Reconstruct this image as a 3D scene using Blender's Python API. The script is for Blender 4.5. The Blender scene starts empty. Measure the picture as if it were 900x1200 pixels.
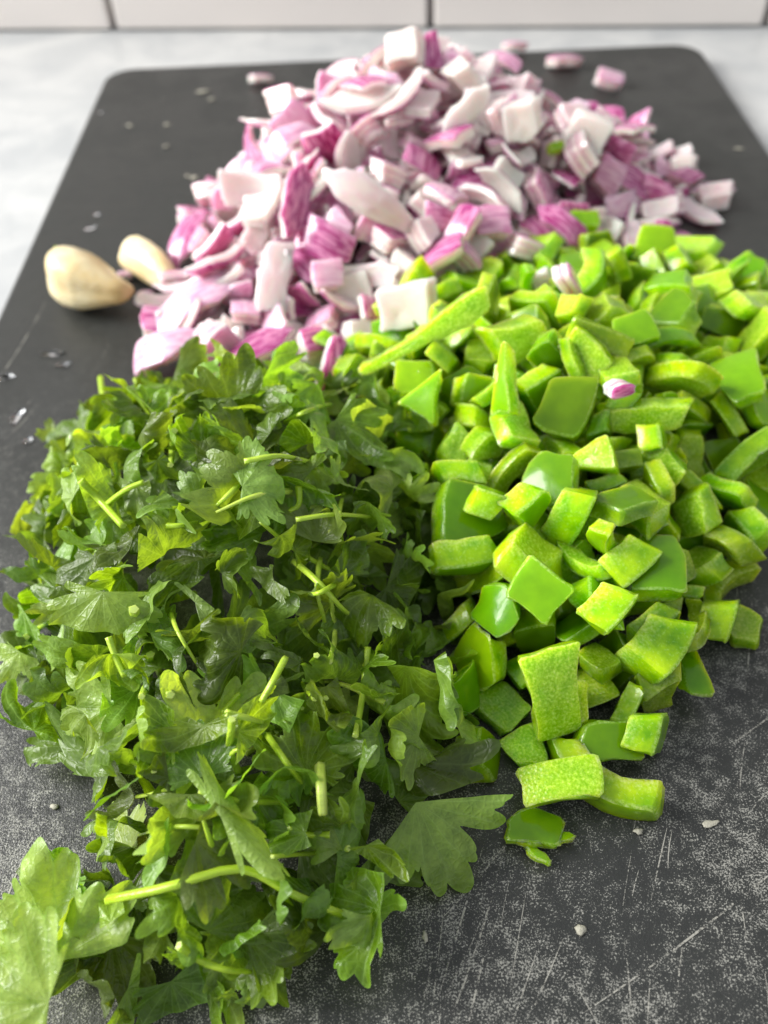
import bpy, math, random
import numpy as np
from mathutils import Vector, Matrix, Quaternion, noise as mnoise

# ------------------------------------------------------------------ camera, light, exposure
S = bpy.context.scene
COL = S.collection
PITCH, ROLL, FPX, CAMH = math.radians(48.748), math.radians(-2.9217), 1015.6, 0.16
_r0 = Vector((1, 0, 0)); FWD = Vector((0, math.cos(PITCH), -math.sin(PITCH))); _u0 = Vector((0, math.sin(PITCH), math.cos(PITCH)))
RGT = _r0 * math.cos(ROLL) + _u0 * math.sin(ROLL); UPV = -_r0 * math.sin(ROLL) + _u0 * math.cos(ROLL)
cam_d = bpy.data.cameras.new('camera'); cam = bpy.data.objects.new('camera', cam_d); COL.objects.link(cam)
m = Matrix((RGT, UPV, -FWD)).transposed().to_4x4(); m.translation = (0, 0, CAMH); cam.matrix_world = m
cam_d.sensor_fit = 'VERTICAL'; cam_d.sensor_height = 36; cam_d.lens = FPX / 1200 * 36
cam_d.clip_start = 0.005; cam_d.clip_end = 20
cam_d.dof.use_dof = True; cam_d.dof.focus_distance = 0.156; cam_d.dof.aperture_fstop = 12.5
S.camera = cam

def at(px, py, z=0.0):
    """photo point -> world point at height z above the board"""
    d = RGT * ((px - 450) / FPX) - UPV * ((py - 600) / FPX) + FWD
    t = (z - CAMH) / d.z
    return Vector((d.x * t, d.y * t, z))

W = bpy.data.worlds.new('World'); S.world = W; W.use_nodes = True
W.node_tree.nodes['Background'].inputs[0].default_value = (0.93, 0.96, 1.0, 1)
W.node_tree.nodes['Background'].inputs[1].default_value = 0.60

def area(name, loc, target, sx, sy, power, col):
    l = bpy.data.lights.new(name, 'AREA'); l.shape = 'RECTANGLE'; l.size = sx; l.size_y = sy; l.energy = power; l.color = col
    o = bpy.data.objects.new(name, l); COL.objects.link(o); o.location = loc
    o.rotation_euler = (Vector(target) - Vector(loc)).to_track_quat('-Z', 'Y').to_euler()
    return o
area('window_light', (-2.6, 0.55, 1.60), (0.0, 0.2, 0.0), 1.7, 1.7, 225, (1.0, 0.985, 0.95))

S.view_settings.view_transform = 'Standard'; S.view_settings.look = 'None'
S.view_settings.exposure = 0.08; S.view_settings.gamma = 1
S.cycles.use_denoising = True
S.cycles.max_bounces = 10; S.cycles.transparent_max_bounces = 12

# ------------------------------------------------------------------ material helpers
class NT:
    def __init__(self, name):
        self.m = bpy.data.materials.new(name); self.m.use_nodes = True
        self.t = self.m.node_tree; self.t.nodes.clear()
    def n(self, typ, **kw):
        nd = self.t.nodes.new(typ)
        for k, v in kw.items():
            if k.startswith('i_'):
                key = k[2:]; key = int(key) if key.isdigit() else key.replace('_', ' ')
                self.set(nd.inputs[key], v)
            else: setattr(nd, k, v)
        return nd
    def set(self, sock, v):
        if isinstance(v, bpy.types.NodeSocket): self.t.links.new(v, sock)
        elif isinstance(v, bpy.types.Node): self.t.links.new(v.outputs[0], sock)
        else: sock.default_value = v
    def math(self, op, a, b=0.0, c=0.0, clamp=False):
        nd = self.n('ShaderNodeMath', operation=op, use_clamp=clamp)
        self.set(nd.inputs[0], a); self.set(nd.inputs[1], b); self.set(nd.inputs[2], c); return nd.outputs[0]
    def mix(self, f, a, b, mode='MIX'):
        nd = self.n('ShaderNodeMix', data_type='RGBA', blend_type=mode)
        self.set(nd.inputs[0], f)
        self.set(nd.inputs[6], a if not isinstance(a, tuple) else (*a, 1)); self.set(nd.inputs[7], b if not isinstance(b, tuple) else (*b, 1))
        return nd.outputs[2]
    def ramp(self, f, stops):
        nd = self.n('ShaderNodeValToRGB'); e = nd.color_ramp.elements
        while len(e) < len(stops): e.new(0.5)
        for k, (p, c) in enumerate(stops):
            e[k].position = p; e[k].color = (c, c, c, 1) if isinstance(c, (int, float)) else (*c, 1)
        self.set(nd.inputs[0], f); return nd.outputs[0]
    def noise(self, vec, scale, detail=3, rough=0.5, dist=0.0):
        nd = self.n('ShaderNodeTexNoise'); self.set(nd.inputs['Vector'], vec)
        nd.inputs['Scale'].default_value = scale; nd.inputs['Detail'].default_value = detail
        nd.inputs['Roughness'].default_value = rough; nd.inputs['Distortion'].default_value = dist
        return nd.outputs[0]
    def voro(self, vec, scale, feature='DISTANCE_TO_EDGE', rnd=1.0):
        nd = self.n('ShaderNodeTexVoronoi', feature=feature); self.set(nd.inputs['Vector'], vec)
        nd.inputs['Scale'].default_value = scale; nd.inputs['Randomness'].default_value = rnd
        return nd.outputs[0]
    def bump(self, h, strength, dist):
        nd = self.n('ShaderNodeBump'); self.set(nd.inputs['Strength'], strength); nd.inputs['Distance'].default_value = dist
        self.set(nd.inputs['Height'], h); return nd.outputs[0]
    def out(self, sh):
        o = self.n('ShaderNodeOutputMaterial'); self.t.links.new(sh if isinstance(sh, bpy.types.NodeSocket) else sh.outputs[0], o.inputs[0]); return self.m
    def pbsdf(self, **kw):
        nd = self.n('ShaderNodeBsdfPrincipled')
        for k, v in kw.items():
            key = k.replace('_', ' ')
            self.set(nd.inputs[key], (*v, 1) if isinstance(v, tuple) and key == 'Base Color' else v)
        return nd
    def lay(self):
        a = self.n('ShaderNodeAttribute', attribute_name='lay'); s = self.n('ShaderNodeSeparateColor'); self.set(s.inputs[0], a.outputs[0]); return s.outputs
    def obj(self):
        oi = self.n('ShaderNodeObjectInfo'); s = self.n('ShaderNodeSeparateColor'); self.set(s.inputs[0], oi.outputs['Color'])
        return s.outputs, oi.outputs['Random']
    def coord(self, rnd=None):
        tc = self.n('ShaderNodeTexCoord').outputs['Object']
        if rnd is None: return tc
        ad = self.n('ShaderNodeVectorMath', operation='ADD'); self.set(ad.inputs[0], tc)
        cx = self.n('ShaderNodeCombineXYZ'); self.set(cx.inputs[0], self.math('MULTIPLY', rnd, 3.7)); self.set(cx.inputs[1], self.math('MULTIPLY', rnd, 1.3))
        self.set(ad.inputs[1], cx.outputs[0]); return ad.outputs[0]

def mat_pepper():
    N = NT('bell_pepper'); lay = N.lay(); oc, rnd = N.obj(); co = N.coord(rnd)
    n1 = N.noise(co, 210, 3, 0.6); n2 = N.noise(co, 1700, 2, 0.6)
    flesh = N.mix(N.ramp(n1, [(0.3, 0.0), (0.7, 1.0)]), (0.18, 0.42, 0.001), (0.58, 0.80, 0.006))
    skin = N.mix(n1, (0.115, 0.26, 0.001), (0.25, 0.45, 0.003))
    inner = N.mix(N.ramp(n2, [(0.35, 0.0), (0.72, 1.0)]), (0.26, 0.48, 0.004), (0.58, 0.76, 0.08))
    c = N.mix(lay[0], flesh, skin); c = N.mix(N.math('MULTIPLY', lay[1], 0.75), c, inner)
    c = N.mix(N.math('MULTIPLY', N.math('SUBTRACT', 1.0, lay[0]), N.ramp(n2, [(0.56, 0.0), (0.74, 0.28)])), c, (0.74, 0.86, 0.30))
    c = N.mix(N.math('MULTIPLY', oc[0], 0.55), c, (0.10, 0.19, 0.002))
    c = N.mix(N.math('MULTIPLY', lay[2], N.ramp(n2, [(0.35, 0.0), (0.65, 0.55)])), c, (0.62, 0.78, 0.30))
    hs = N.n('ShaderNodeHueSaturation'); N.set(hs.inputs['Color'], c); N.set(hs.inputs['Hue'], N.math('MULTIPLY_ADD', oc[1], 0.03, 0.494)); N.set(hs.inputs['Value'], N.math('MULTIPLY_ADD', oc[2], 0.60, 0.60))
    rough = N.math('MULTIPLY_ADD', lay[0], -0.02, 0.22)
    g = N.voro(co, 1500, 'F1'); h = N.math('MULTIPLY_ADD', n2, 0.6, g)
    st = N.math('MULTIPLY_ADD', lay[1], 0.20, N.math('MULTIPLY_ADD', lay[0], -0.12, 0.16))
    p = N.pbsdf(Base_Color=hs.outputs[0], Roughness=rough, Subsurface_Weight=1.0, Subsurface_Scale=0.008, Coat_Weight=0.32, Coat_Roughness=0.07, Specular_IOR_Level=0.2, Normal=N.bump(h, st, 0.00035))
    p.inputs['Subsurface Radius'].default_value = (1.0, 0.95, 0.10)
    return N.out(p)

def mat_onion():
    N = NT('red_onion'); lay = N.lay(); oc, rnd = N.obj(); co = N.coord(rnd)
    mp = N.n('ShaderNodeMapping'); N.set(mp.inputs[0], co); mp.inputs['Scale'].default_value = (0.12, 1, 1)
    st = N.ramp(N.noise(mp.outputs[0], 1000, 3, 0.6), [(0.3, 0.0), (0.7, 1.0)]); n1 = N.noise(co, 130, 3, 0.55)
    white = N.mix(n1, (0.82, 0.72, 0.66), (0.90, 0.84, 0.72))
    flesh = N.mix(N.math('MULTIPLY', oc[1], N.ramp(N.math('MULTIPLY_ADD', st, 0.5, N.math('MULTIPLY', n1, 0.5)), [(0.40, 0.0), (0.60, 1.0)])), white, (0.78, 0.44, 0.56))
    deep = N.mix(N.ramp(st, [(0.3, 0.0), (0.75, 1.0)]), (0.36, 0.035, 0.19), (0.66, 0.28, 0.46))
    pale = N.mix(st, (0.62, 0.29, 0.46), (0.83, 0.60, 0.68))
    skin = N.mix(N.ramp(N.math('ADD', oc[0], N.math('MULTIPLY_ADD', n1, 0.8, -0.4)), [(0.25, 0.0), (0.75, 1.0)]), pale, deep)
    c = N.mix(lay[0], flesh, skin); c = N.mix(N.math('MULTIPLY', lay[1], 0.55), c, N.mix(oc[1], (0.86, 0.80, 0.73), (0.74, 0.48, 0.58)))
    c = N.mix(N.math('MULTIPLY', lay[2], N.math('MULTIPLY_ADD', oc[1], 0.6, 0.25)), c, (0.42, 0.07, 0.24))
    p = N.pbsdf(Base_Color=c, Roughness=N.math('MULTIPLY_ADD', st, 0.12, 0.22), Subsurface_Weight=0.85, Subsurface_Scale=0.006, Coat_Weight=0.5, Coat_Roughness=0.08, Specular_IOR_Level=0.4,
                Normal=N.bump(N.math('ADD', st, N.noise(co, 700, 2)), 0.10, 0.0003))
    p.inputs['Subsurface Radius'].default_value = (1.0, 0.62, 0.70)
    return N.out(p)

def mat_leaf():
    N = NT('cilantro_leaf'); oc, rnd = N.obj()
    uv = N.n('ShaderNodeUVMap', uv_map='flat').outputs[0]; pol = N.n('ShaderNodeUVMap', uv_map='polar').outputs[0]
    sp = N.n('ShaderNodeSeparateXYZ'); N.set(sp.inputs[0], pol)
    ang = N.math('MULTIPLY_ADD', N.noise(uv, 3.0, 2), 0.5, N.math('MULTIPLY', sp.outputs[0], 11.0))
    tri = N.math('PINGPONG', ang, 0.5)
    vein = N.ramp(tri, [(0.0, 1.0), (0.075, 0.25), (0.16, 0.0)])
    cell = N.voro(uv, 15.0); net = N.ramp(cell, [(0.0, 1.0), (0.10, 0.0)])
    cell2 = N.noise(uv, 30.0, 3)
    n1 = N.noise(uv, 2.2, 4, 0.6); back = N.n('ShaderNodeNewGeometry').outputs['Backfacing']
    top = N.mix(N.ramp(n1, [(0.3, 0.0), (0.75, 1.0)]), (0.068, 0.150, 0.003), (0.215, 0.36, 0.009))
    bot = N.mix(n1, (0.14, 0.275, 0.025), (0.27, 0.415, 0.07))
    c = N.mix(back, top, bot)
    c = N.mix(N.math('MULTIPLY', oc[0], 0.75), c, (0.40, 0.51, 0.15))
    c = N.mix(1.0, c, N.mix(N.ramp(N.noise(uv, 7.0, 4, 0.65), [(0.32, 0.0), (0.68, 1.0)]), (0.62, 0.68, 0.6), (1.12, 1.1, 1.1)), 'MULTIPLY')
    c = N.mix(N.math('MULTIPLY', vein, 0.5), c, (0.30, 0.46, 0.12))
    c = N.mix(N.math('MULTIPLY', net, 0.16), c, (0.26, 0.42, 0.10))
    edge = N.ramp(sp.outputs[1], [(0.93, 0.0), (1.0, 0.5)])
    c = N.mix(edge, c, (0.24, 0.42, 0.06))
    hs = N.n('ShaderNodeHueSaturation'); N.set(hs.inputs['Color'], c); N.set(hs.inputs['Hue'], N.math('MULTIPLY_ADD', oc[1], 0.03, 0.482)); N.set(hs.inputs['Value'], N.math('MULTIPLY_ADD', oc[2], 1.25, 0.42))
    h = N.math('ADD', N.math('MULTIPLY', N.ramp(cell, [(0.0, 0.0), (0.22, 1.0)]), 1.0), N.math('MULTIPLY', cell2, 0.8))
    h = N.math('SUBTRACT', h, N.math('MULTIPLY', vein, 1.2))
    bm = N.bump(h, 0.24, 0.0004)
    d = N.n('ShaderNodeBsdfDiffuse'); N.set(d.inputs[0], hs.outputs[0]); N.set(d.inputs['Normal'], bm)
    t = N.n('ShaderNodeBsdfTranslucent'); tc = N.mix(1.0, hs.outputs[0], (1.75, 1.6, 0.35), 'MULTIPLY'); N.set(t.inputs[0], tc); N.set(t.inputs['Normal'], bm)
    g = N.n('ShaderNodeBsdfGlossy'); g.inputs['Color'].default_value = (1, 1, 1, 1); N.set(g.inputs['Roughness'], N.math('MULTIPLY_ADD', N.noise(uv, 5.0, 2), 0.4, 0.16)); N.set(g.inputs['Normal'], bm)
    fr = N.n('ShaderNodeLayerWeight'); fr.inputs[0].default_value = 0.5; N.set(fr.inputs['Normal'], bm)
    m1 = N.n('ShaderNodeMixShader'); m1.inputs[0].default_value = 0.55; N.set(m1.inputs[1], d); N.set(m1.inputs[2], t)
    m2 = N.n('ShaderNodeMixShader'); N.set(m2.inputs[0], N.math('MULTIPLY_ADD', N.math('POWER', fr.outputs['Facing'], 4.0), 0.25, 0.028)); N.set(m2.inputs[1], m1); N.set(m2.inputs[2], g)
    return N.out(m2)

def mat_stem():
    N = NT('cilantro_stem'); oc, rnd = N.obj(); co = N.coord(rnd)
    mp = N.n('ShaderNodeMapping'); N.set(mp.inputs[0], co); mp.inputs['Scale'].default_value = (0.08, 1, 1)
    s = N.noise(mp.outputs[0], 2200, 2); n1 = N.noise(co, 150, 2)
    c = N.mix(s, (0.24, 0.42, 0.008), (0.44, 0.60, 0.035)); c = N.mix(N.math('MULTIPLY', n1, oc[0]), c, (0.60, 0.66, 0.22))
    lay = N.lay(); c = N.mix(N.math('MULTIPLY', lay[1], 0.45), c, (0.55, 0.64, 0.25))
    p = N.pbsdf(Base_Color=c, Roughness=0.36, Subsurface_Weight=0.35, Subsurface_Scale=0.0018, Normal=N.bump(s, 0.35, 0.0004))
    p.inputs['Subsurface Radius'].default_value = (0.8, 1.0, 0.15)
    return N.out(p)

def mat_board():
    N = NT('worn_charcoal_board'); co = N.coord()
    sx = N.n('ShaderNodeSeparateXYZ'); N.set(sx.inputs[0], co)
    fine = N.noise(co, 2600, 2, 0.7); fine2 = N.noise(co, 4200, 1, 0.5); mid = N.noise(co, 330, 4, 0.7); big = N.noise(co, 30, 3, 0.6)
    # the working half of the board is worn pale in grains, the far end is nearly untouched
    wear = N.ramp(N.math('MULTIPLY_ADD', big, 0.16, N.math('MULTIPLY', sx.outputs[1], -1.0)), [(0.0, 0.0), (0.02, 0.0)])
    v = N.math('MULTIPLY_ADD', sx.outputs[1], -5.2, 1.55, True)
    dens = N.math('MULTIPLY', v, N.ramp(N.math('MULTIPLY_ADD', mid, 0.7, N.math('MULTIPLY', big, 0.45)), [(0.41, 0.22), (0.66, 1.0)]))
    thr = N.math('MULTIPLY_ADD', dens, -0.23, 0.70)
    grain = N.math('MULTIPLY', N.math('SUBTRACT', N.math('MULTIPLY_ADD', fine2, 0.35, N.math('MULTIPLY', fine, 0.65)), N.math('SUBTRACT', thr, 0.0)), 11.0, 0.0, True)
    base = N.mix(mid, (0.016, 0.017, 0.016), (0.030, 0.032, 0.030))
    c = N.mix(N.math('MULTIPLY', grain, 0.8), base, (0.36, 0.355, 0.32))
    rough = N.math('MULTIPLY_ADD', N.ramp(N.noise(co, 45, 3, 0.6), [(0.42, 0.0), (0.60, 1.0)]), 0.12, 0.34)
    h = N.math('MULTIPLY_ADD', fine, 0.8, N.math('MULTIPLY', N.noise(co, 700, 3), 0.6))
    p = N.pbsdf(Base_Color=c, Roughness=rough, Specular_IOR_Level=0.5, Normal=N.bump(h, 0.45, 0.00035))
    return N.out(p)

def mat_scratch():
    N = NT('board_scratch'); co = N.coord()
    a = N.noise(co, 1500, 2, 0.7); b = N.noise(co, 120, 2)
    f = N.ramp(N.math('MULTIPLY_ADD', b, 0.5, N.math('MULTIPLY', a, 0.6)), [(0.50, 0.0), (0.62, 0.6)])
    p = N.pbsdf(Base_Color=(0.50, 0.485, 0.43), Roughness=0.7)
    t = N.n('ShaderNodeBsdfTransparent'); mx = N.n('ShaderNodeMixShader'); N.set(mx.inputs[0], f); N.set(mx.inputs[1], t); N.set(mx.inputs[2], p)
    return N.out(mx)

def mat_counter():
    N = NT('pale_stone_counter'); co = N.coord()
    a = N.noise(co, 26, 5, 0.62, 0.6); b = N.noise(co, 420, 2, 0.6); c2 = N.noise(co, 130, 2)
    c = N.mix(N.ramp(a, [(0.35, 0.0), (0.62, 1.0)]), (0.43, 0.445, 0.455), (0.58, 0.585, 0.58))
    sp = N.math('MULTIPLY', N.ramp(b, [(0.30, 1.0), (0.38, 0.0)]), N.ramp(c2, [(0.5, 0.0), (0.62, 0.8)]))
    c = N.mix(sp, c, (0.33, 0.34, 0.35))
    return N.out(N.pbsdf(Base_Color=c, Roughness=0.33, Specular_IOR_Level=0.4))

def mat_plain(name, c1, c2, rough, scale=60, bump=0.0, **kw):
    N = NT(name); oc, rnd = N.obj(); co = N.coord(rnd); n = N.noise(co, scale, 3)
    a = dict(Base_Color=N.mix(n, c1, c2), Roughness=rough)
    if bump: a['Normal'] = N.bump(N.noise(co, scale * 3, 3), bump, 0.0006)
    return N.out(N.pbsdf(**a, **kw))

def mat_garlic():
    N = NT('garlic_clove'); lay = N.lay(); co = N.coord()
    mp = N.n('ShaderNodeMapping'); N.set(mp.inputs[0], co); mp.inputs['Scale'].default_value = (0.15, 1, 1)
    s = N.noise(mp.outputs[0], 700, 3); n1 = N.noise(co, 90, 3)
    c = N.mix(N.ramp(n1, [(0.42, 0.0), (0.62, 1.0)]), (0.85, 0.75, 0.48), (0.76, 0.58, 0.29))
    c = N.mix(N.math('MULTIPLY', s, 0.35), c, (0.84, 0.74, 0.50))
    c = N.mix(lay[0], c, (0.46, 0.30, 0.11)); c = N.mix(lay[1], c, (0.42, 0.52, 0.09)); c = N.mix(lay[2], c, (0.85, 0.77, 0.58))
    p = N.pbsdf(Base_Color=c, Roughness=0.36, Subsurface_Weight=0.3, Subsurface_Scale=0.004, Normal=N.bump(s, 0.4, 0.0006))
    p.inputs['Subsurface Radius'].default_value = (1, 0.75, 0.35)
    return N.out(p)

def mat_water():
    N = NT('water_drop')
    p = N.pbsdf(Base_Color=(0.95, 0.97, 1.0), Roughness=0.02, IOR=1.33, Transmission_Weight=1.0)
    return N.out(p)

M_PEP, M_ON, M_LEAF, M_STEM, M_BOARD, M_SCR, M_COUNTER, M_GARLIC = mat_pepper(), mat_onion(), mat_leaf(), mat_stem(), mat_board(), mat_scratch(), mat_counter(), mat_garlic()
M_TILE = mat_plain('glazed_tile', (0.80, 0.75, 0.71), (0.83, 0.78, 0.74), 0.22, 30)
M_GROUT = mat_plain('grey_grout', (0.32, 0.29, 0.285), (0.40, 0.37, 0.36), 0.9, 200, 0.3)
M_CRUMB = mat_plain('dried_crumb', (0.32, 0.31, 0.25), (0.44, 0.42, 0.34), 0.6, 900, 0.4)
M_WATER = mat_water()

# ------------------------------------------------------------------ mesh helpers
def mesh(name, verts, faces, mat, lay=None, smooth=True):
    me = bpy.data.meshes.new(name); me.from_pydata([tuple(v) for v in verts], [], faces)
    if lay is not None:
        a = me.attributes.new('lay', 'FLOAT_COLOR', 'POINT')
        a.data.foreach_set('color', np.concatenate([np.asarray(lay, float), np.ones((len(lay), 1))], 1).astype(np.float32).ravel())
    me.materials.append(mat)
    if smooth: me.polygons.foreach_set('use_smooth', [True] * len(me.polygons))
    me.update(); return me

def put(name, me, parent=None, loc=None, quat=None, scale=1.0, color=None):
    o = bpy.data.objects.new(name, me); COL.objects.link(o)
    if parent: o.parent = parent
    if loc is not None: o.location = loc
    if quat is not None: o.rotation_mode = 'QUATERNION'; o.rotation_quaternion = quat
    o.scale = (scale,) * 3
    if color: o.color = (*color, 1)
    return o

def tag(o, label=None, cat=None, group=None, kind=None):
    for k, v in (('label', label), ('category', cat), ('group', group), ('kind', kind)):
        if v: o[k] = v
    return o

def bend(P, ax, R):
    """bend points along axis 0 or 1 with radius R (centre of curvature below)"""
    if not R: return P
    P = P.copy(); s = P[:, ax] / R; r = R + P[:, 2]
    P[:, ax] = r * np.sin(s); P[:, 2] = r * np.cos(s) - R
    return P

def slab(name, poly, t, Rx, Ry, rng, mat, skin=0.0006, layers=1, bump=0.0002, shear=(0, 0), bev=0.0004, end_taper=0.0):
    """a cut piece of a curved wall: skin side up, flesh on the sides, inner wall below"""
    poly = [np.array(p, float) for p in poly]; ring = []
    for i in range(len(poly)):
        a, b = poly[i], poly[(i + 1) % len(poly)]; L = np.linalg.norm(b - a); d = (b - a) / L
        c = min(0.0006, 0.18 * L); ring.append(a + c * d)
        k = max(1, int(L / 0.0026) - 1)
        bow = rng.uniform(-0.06, 0.06) * L; nrm = np.array([-d[1], d[0]])
        for j in range(k):
            u = (j + 1) / (k + 1); ring.append(a + d * L * u + nrm * (bow * 4 * u * (1 - u) + rng.uniform(-1, 1) * 0.00022))
        ring.append(b - c * d)
    ring = np.array(ring); cen = ring.mean(0); M = len(ring); rad = np.linalg.norm(ring - cen, axis=1).mean()
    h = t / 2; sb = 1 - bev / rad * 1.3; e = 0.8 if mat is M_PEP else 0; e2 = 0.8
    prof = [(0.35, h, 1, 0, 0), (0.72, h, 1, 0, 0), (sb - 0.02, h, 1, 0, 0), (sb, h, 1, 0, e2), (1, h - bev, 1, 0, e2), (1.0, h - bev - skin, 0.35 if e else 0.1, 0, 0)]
    for k in range(1, layers):
        zb = h - t * k / layers
        prof += [(1.0, zb + 0.00045, 0, 0, 0.05), (0.955, zb + 0.00005, 0.1, 0, 1.0), (1.0, zb - 0.0004, 0, 0, 0.35)]
    if layers == 1: prof += [(1.0, -0.1 * h, 0.08 if e else 0, 0, 0)]
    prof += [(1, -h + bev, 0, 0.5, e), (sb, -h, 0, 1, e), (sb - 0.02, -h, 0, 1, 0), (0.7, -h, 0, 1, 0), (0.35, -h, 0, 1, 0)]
    V = [[cen[0], cen[1], h]]; A = [[1, 0, 0]]
    nse = [rng.uniform(-1, 1) for _ in range(M)]; sd = rng.uniform(0, 40)
    for (s, z, k, g, b) in prof:
        for j in range(M):
            q = cen + (ring[j] - cen) * s
            jit = 0.00030 * nse[(j + int(z * 9000)) % M] if abs(z) < h - 0.0001 else 0
            zz = z + mnoise.noise((q[0] * 330 + sd, q[1] * 330, sd)) * bump * (1.6 if g > 0.9 else 0.5)
            V.append([q[0] + jit + shear[0] * z, q[1] - jit + shear[1] * z, zz]); A.append([k, g, b])
    V.append([cen[0], cen[1], -h]); A.append([0, 1, 0])
    F = []
    for j in range(M): F.append((0, 1 + j, 1 + (j + 1) % M))
    for r in range(len(prof) - 1):
        o0, o1 = 1 + r * M, 1 + (r + 1) * M
        for j in range(M): F.append((o0 + j, o1 + j, o1 + (j + 1) % M, o0 + (j + 1) % M))
    o0, last = 1 + (len(prof) - 1) * M, len(V) - 1
    for j in range(M): F.append((last, o0 + (j + 1) % M, o0 + j))
    P = np.array(V)
    if end_taper:
        ex = np.abs(P[:, 0] - cen[0]); ex = ex / ex.max(); P[:, 2] *= 1 - end_taper * ex ** 2
    P = bend(P, 1, Ry); P = bend(P, 0, Rx)
    P -= P.mean(0)
    me = mesh(name, P, F, mat, A); me.set_sharp_from_angle(angle=math.radians(36)); return me

MM = 0.001
def pepper_variants():
    out = []
    for i in range(30):
        rng = random.Random(100 + i); k = i % 10
        if k in (0, 1, 2, 3, 4, 5):        # dice: uneven quadrilaterals
            w, d = rng.uniform(7, 11), rng.uniform(7, 11.5); j = 2.3
            poly = [(-w / 2 + rng.uniform(-j, j), -d / 2 + rng.uniform(-j, j)), (w / 2 + rng.uniform(-j, j), -d / 2 + rng.uniform(-j, j)), (w / 2 + rng.uniform(-j, j), d / 2 + rng.uniform(-j, j)), (-w / 2 + rng.uniform(-j, j), d / 2 + rng.uniform(-j, j))]
        elif k == 6:                       # wedge
            w, d = rng.uniform(7.5, 11.5), rng.uniform(11, 16)
            poly = [(-w / 2, -d / 2), (w / 2, -d / 2 + rng.uniform(-1, 2)), (rng.uniform(-2, 3), d / 2)]
        elif k == 7:                       # five sided
            r = rng.uniform(5.5, 7.5); poly = [(r * rng.uniform(0.85, 1.15) * math.cos(a), r * rng.uniform(0.85, 1.15) * math.sin(a)) for a in [2 * math.pi * q / 5 + rng.uniform(-0.2, 0.2) for q in range(5)]]
        elif k == 8:                       # strip
            w, d = rng.uniform(15, 23), rng.uniform(5, 8); poly = [(-w / 2, -d / 2), (w / 2, -d / 2 + 1), (w / 2 - 2, d / 2), (-w / 2 + 1, d / 2 - 0.5)]
        else:                              # small bit
            w = rng.uniform(5, 7); poly = [(-w / 2, -w / 2), (w / 2, -w / 2 + 0.8), (w / 2 - 0.8, w / 2), (-w / 2 + 0.5, w / 2 - 0.3)]
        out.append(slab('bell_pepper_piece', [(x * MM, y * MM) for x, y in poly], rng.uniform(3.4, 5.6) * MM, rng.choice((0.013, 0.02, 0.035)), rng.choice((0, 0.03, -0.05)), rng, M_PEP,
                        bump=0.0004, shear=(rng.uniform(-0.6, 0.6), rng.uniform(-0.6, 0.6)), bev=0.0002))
    return out

def onion_variants():
    out = []
    for i in range(36):
        rng = random.Random(300 + i); k = i % 12; lay = 1; tap = 0; t = rng.uniform(1.9, 3.1)
        Rx, Ry = rng.uniform(0.014, 0.026), rng.uniform(0.016, 0.03)
        j = 2.1
        if k in (0, 1, 2, 3, 4):
            w, d = rng.uniform(7.5, 13), rng.uniform(6.5, 11)
        elif k in (5, 6):
            w, d = rng.uniform(7.5, 10), rng.uniform(7.5, 10); lay = rng.choice((2, 3)); t = 2.3 * lay; Rx, Ry = 0.03, 0.03
        elif k in (7, 8):
            w, d = rng.uniform(18, 28), rng.uniform(7, 10); Rx, Ry = rng.uniform(0.018, 0.03), rng.uniform(0.010, 0.018); tap = 0.6
        elif k == 9:
            w, d = rng.uniform(13, 18), rng.uniform(6, 8.5); tap = 0.5
        else:
            w, d, j, t = rng.uniform(4.5, 7), rng.uniform(4, 6), 0.8, rng.uniform(2.2, 3.4)
        if k in (7, 8):
            poly = [(-w / 2, 0.0), (-w / 4, -d / 2), (w / 4, -d / 2 + 0.5), (w / 2, rng.uniform(-1, 1)), (w / 4, d / 2), (-w / 4, d / 2 - 0.4)]
        else:
            poly = [(sx * w / 2 + rng.uniform(-j, j), sy * d / 2 + rng.uniform(-j, j)) for sx, sy in ((-1, -1), (1, -1), (1, 1), (-1, 1))]
        out.append(slab('red_onion_piece', [(x * MM, y * MM) for x, y in poly], t * MM, Rx, Ry, rng, M_ON, skin=0.0003, layers=lay, bump=0.00012, shear=(rng.uniform(-0.25, 0.25), rng.uniform(-0.25, 0.25)), bev=0.0002, end_taper=tap))
    return out
PEP, ON = pepper_variants(), onion_variants()

# heaps, in metres on the board: x, y, half width, half depth, height
ONION_HEAP = [(0.018, 0.292, 0.062, 0.060, 0.060), (-0.018, 0.264, 0.042, 0.054, 0.048), (0.070, 0.284, 0.048, 0.050, 0.036), (-0.030, 0.222, 0.038, 0.030, 0.027), (0.018, 0.232, 0.040, 0.030, 0.034)]
PEPPER_HEAP = [(0.046, 0.156, 0.050, 0.052, 0.040), (0.096, 0.185, 0.040, 0.050, 0.029), (0.041, 0.110, 0.032, 0.040, 0.032), (0.034, 0.083, 0.019, 0.022, 0.016), (0.016, 0.170, 0.032, 0.032, 0.034), (0.060, 0.198, 0.050, 0.038, 0.035)]
CILANTRO_HEAP = [(-0.032, 0.126, 0.052, 0.064, 0.040), (-0.032, 0.078, 0.042, 0.046, 0.032), (-0.008, 0.078, 0.022, 0.032, 0.018), (-0.048, 0.146, 0.040, 0.040, 0.022), (-0.014, 0.061, 0.023, 0.028, 0.019)]
def heap(B, x, y):
    v = 0.0
    for bx, by, rx, ry, h in B:
        q = ((x - bx) / rx) ** 2 + ((y - by) / ry) ** 2
        if q < 1: v = max(v, h * (1 - q) ** 0.8)
    return v
#@@SIM_END

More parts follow.
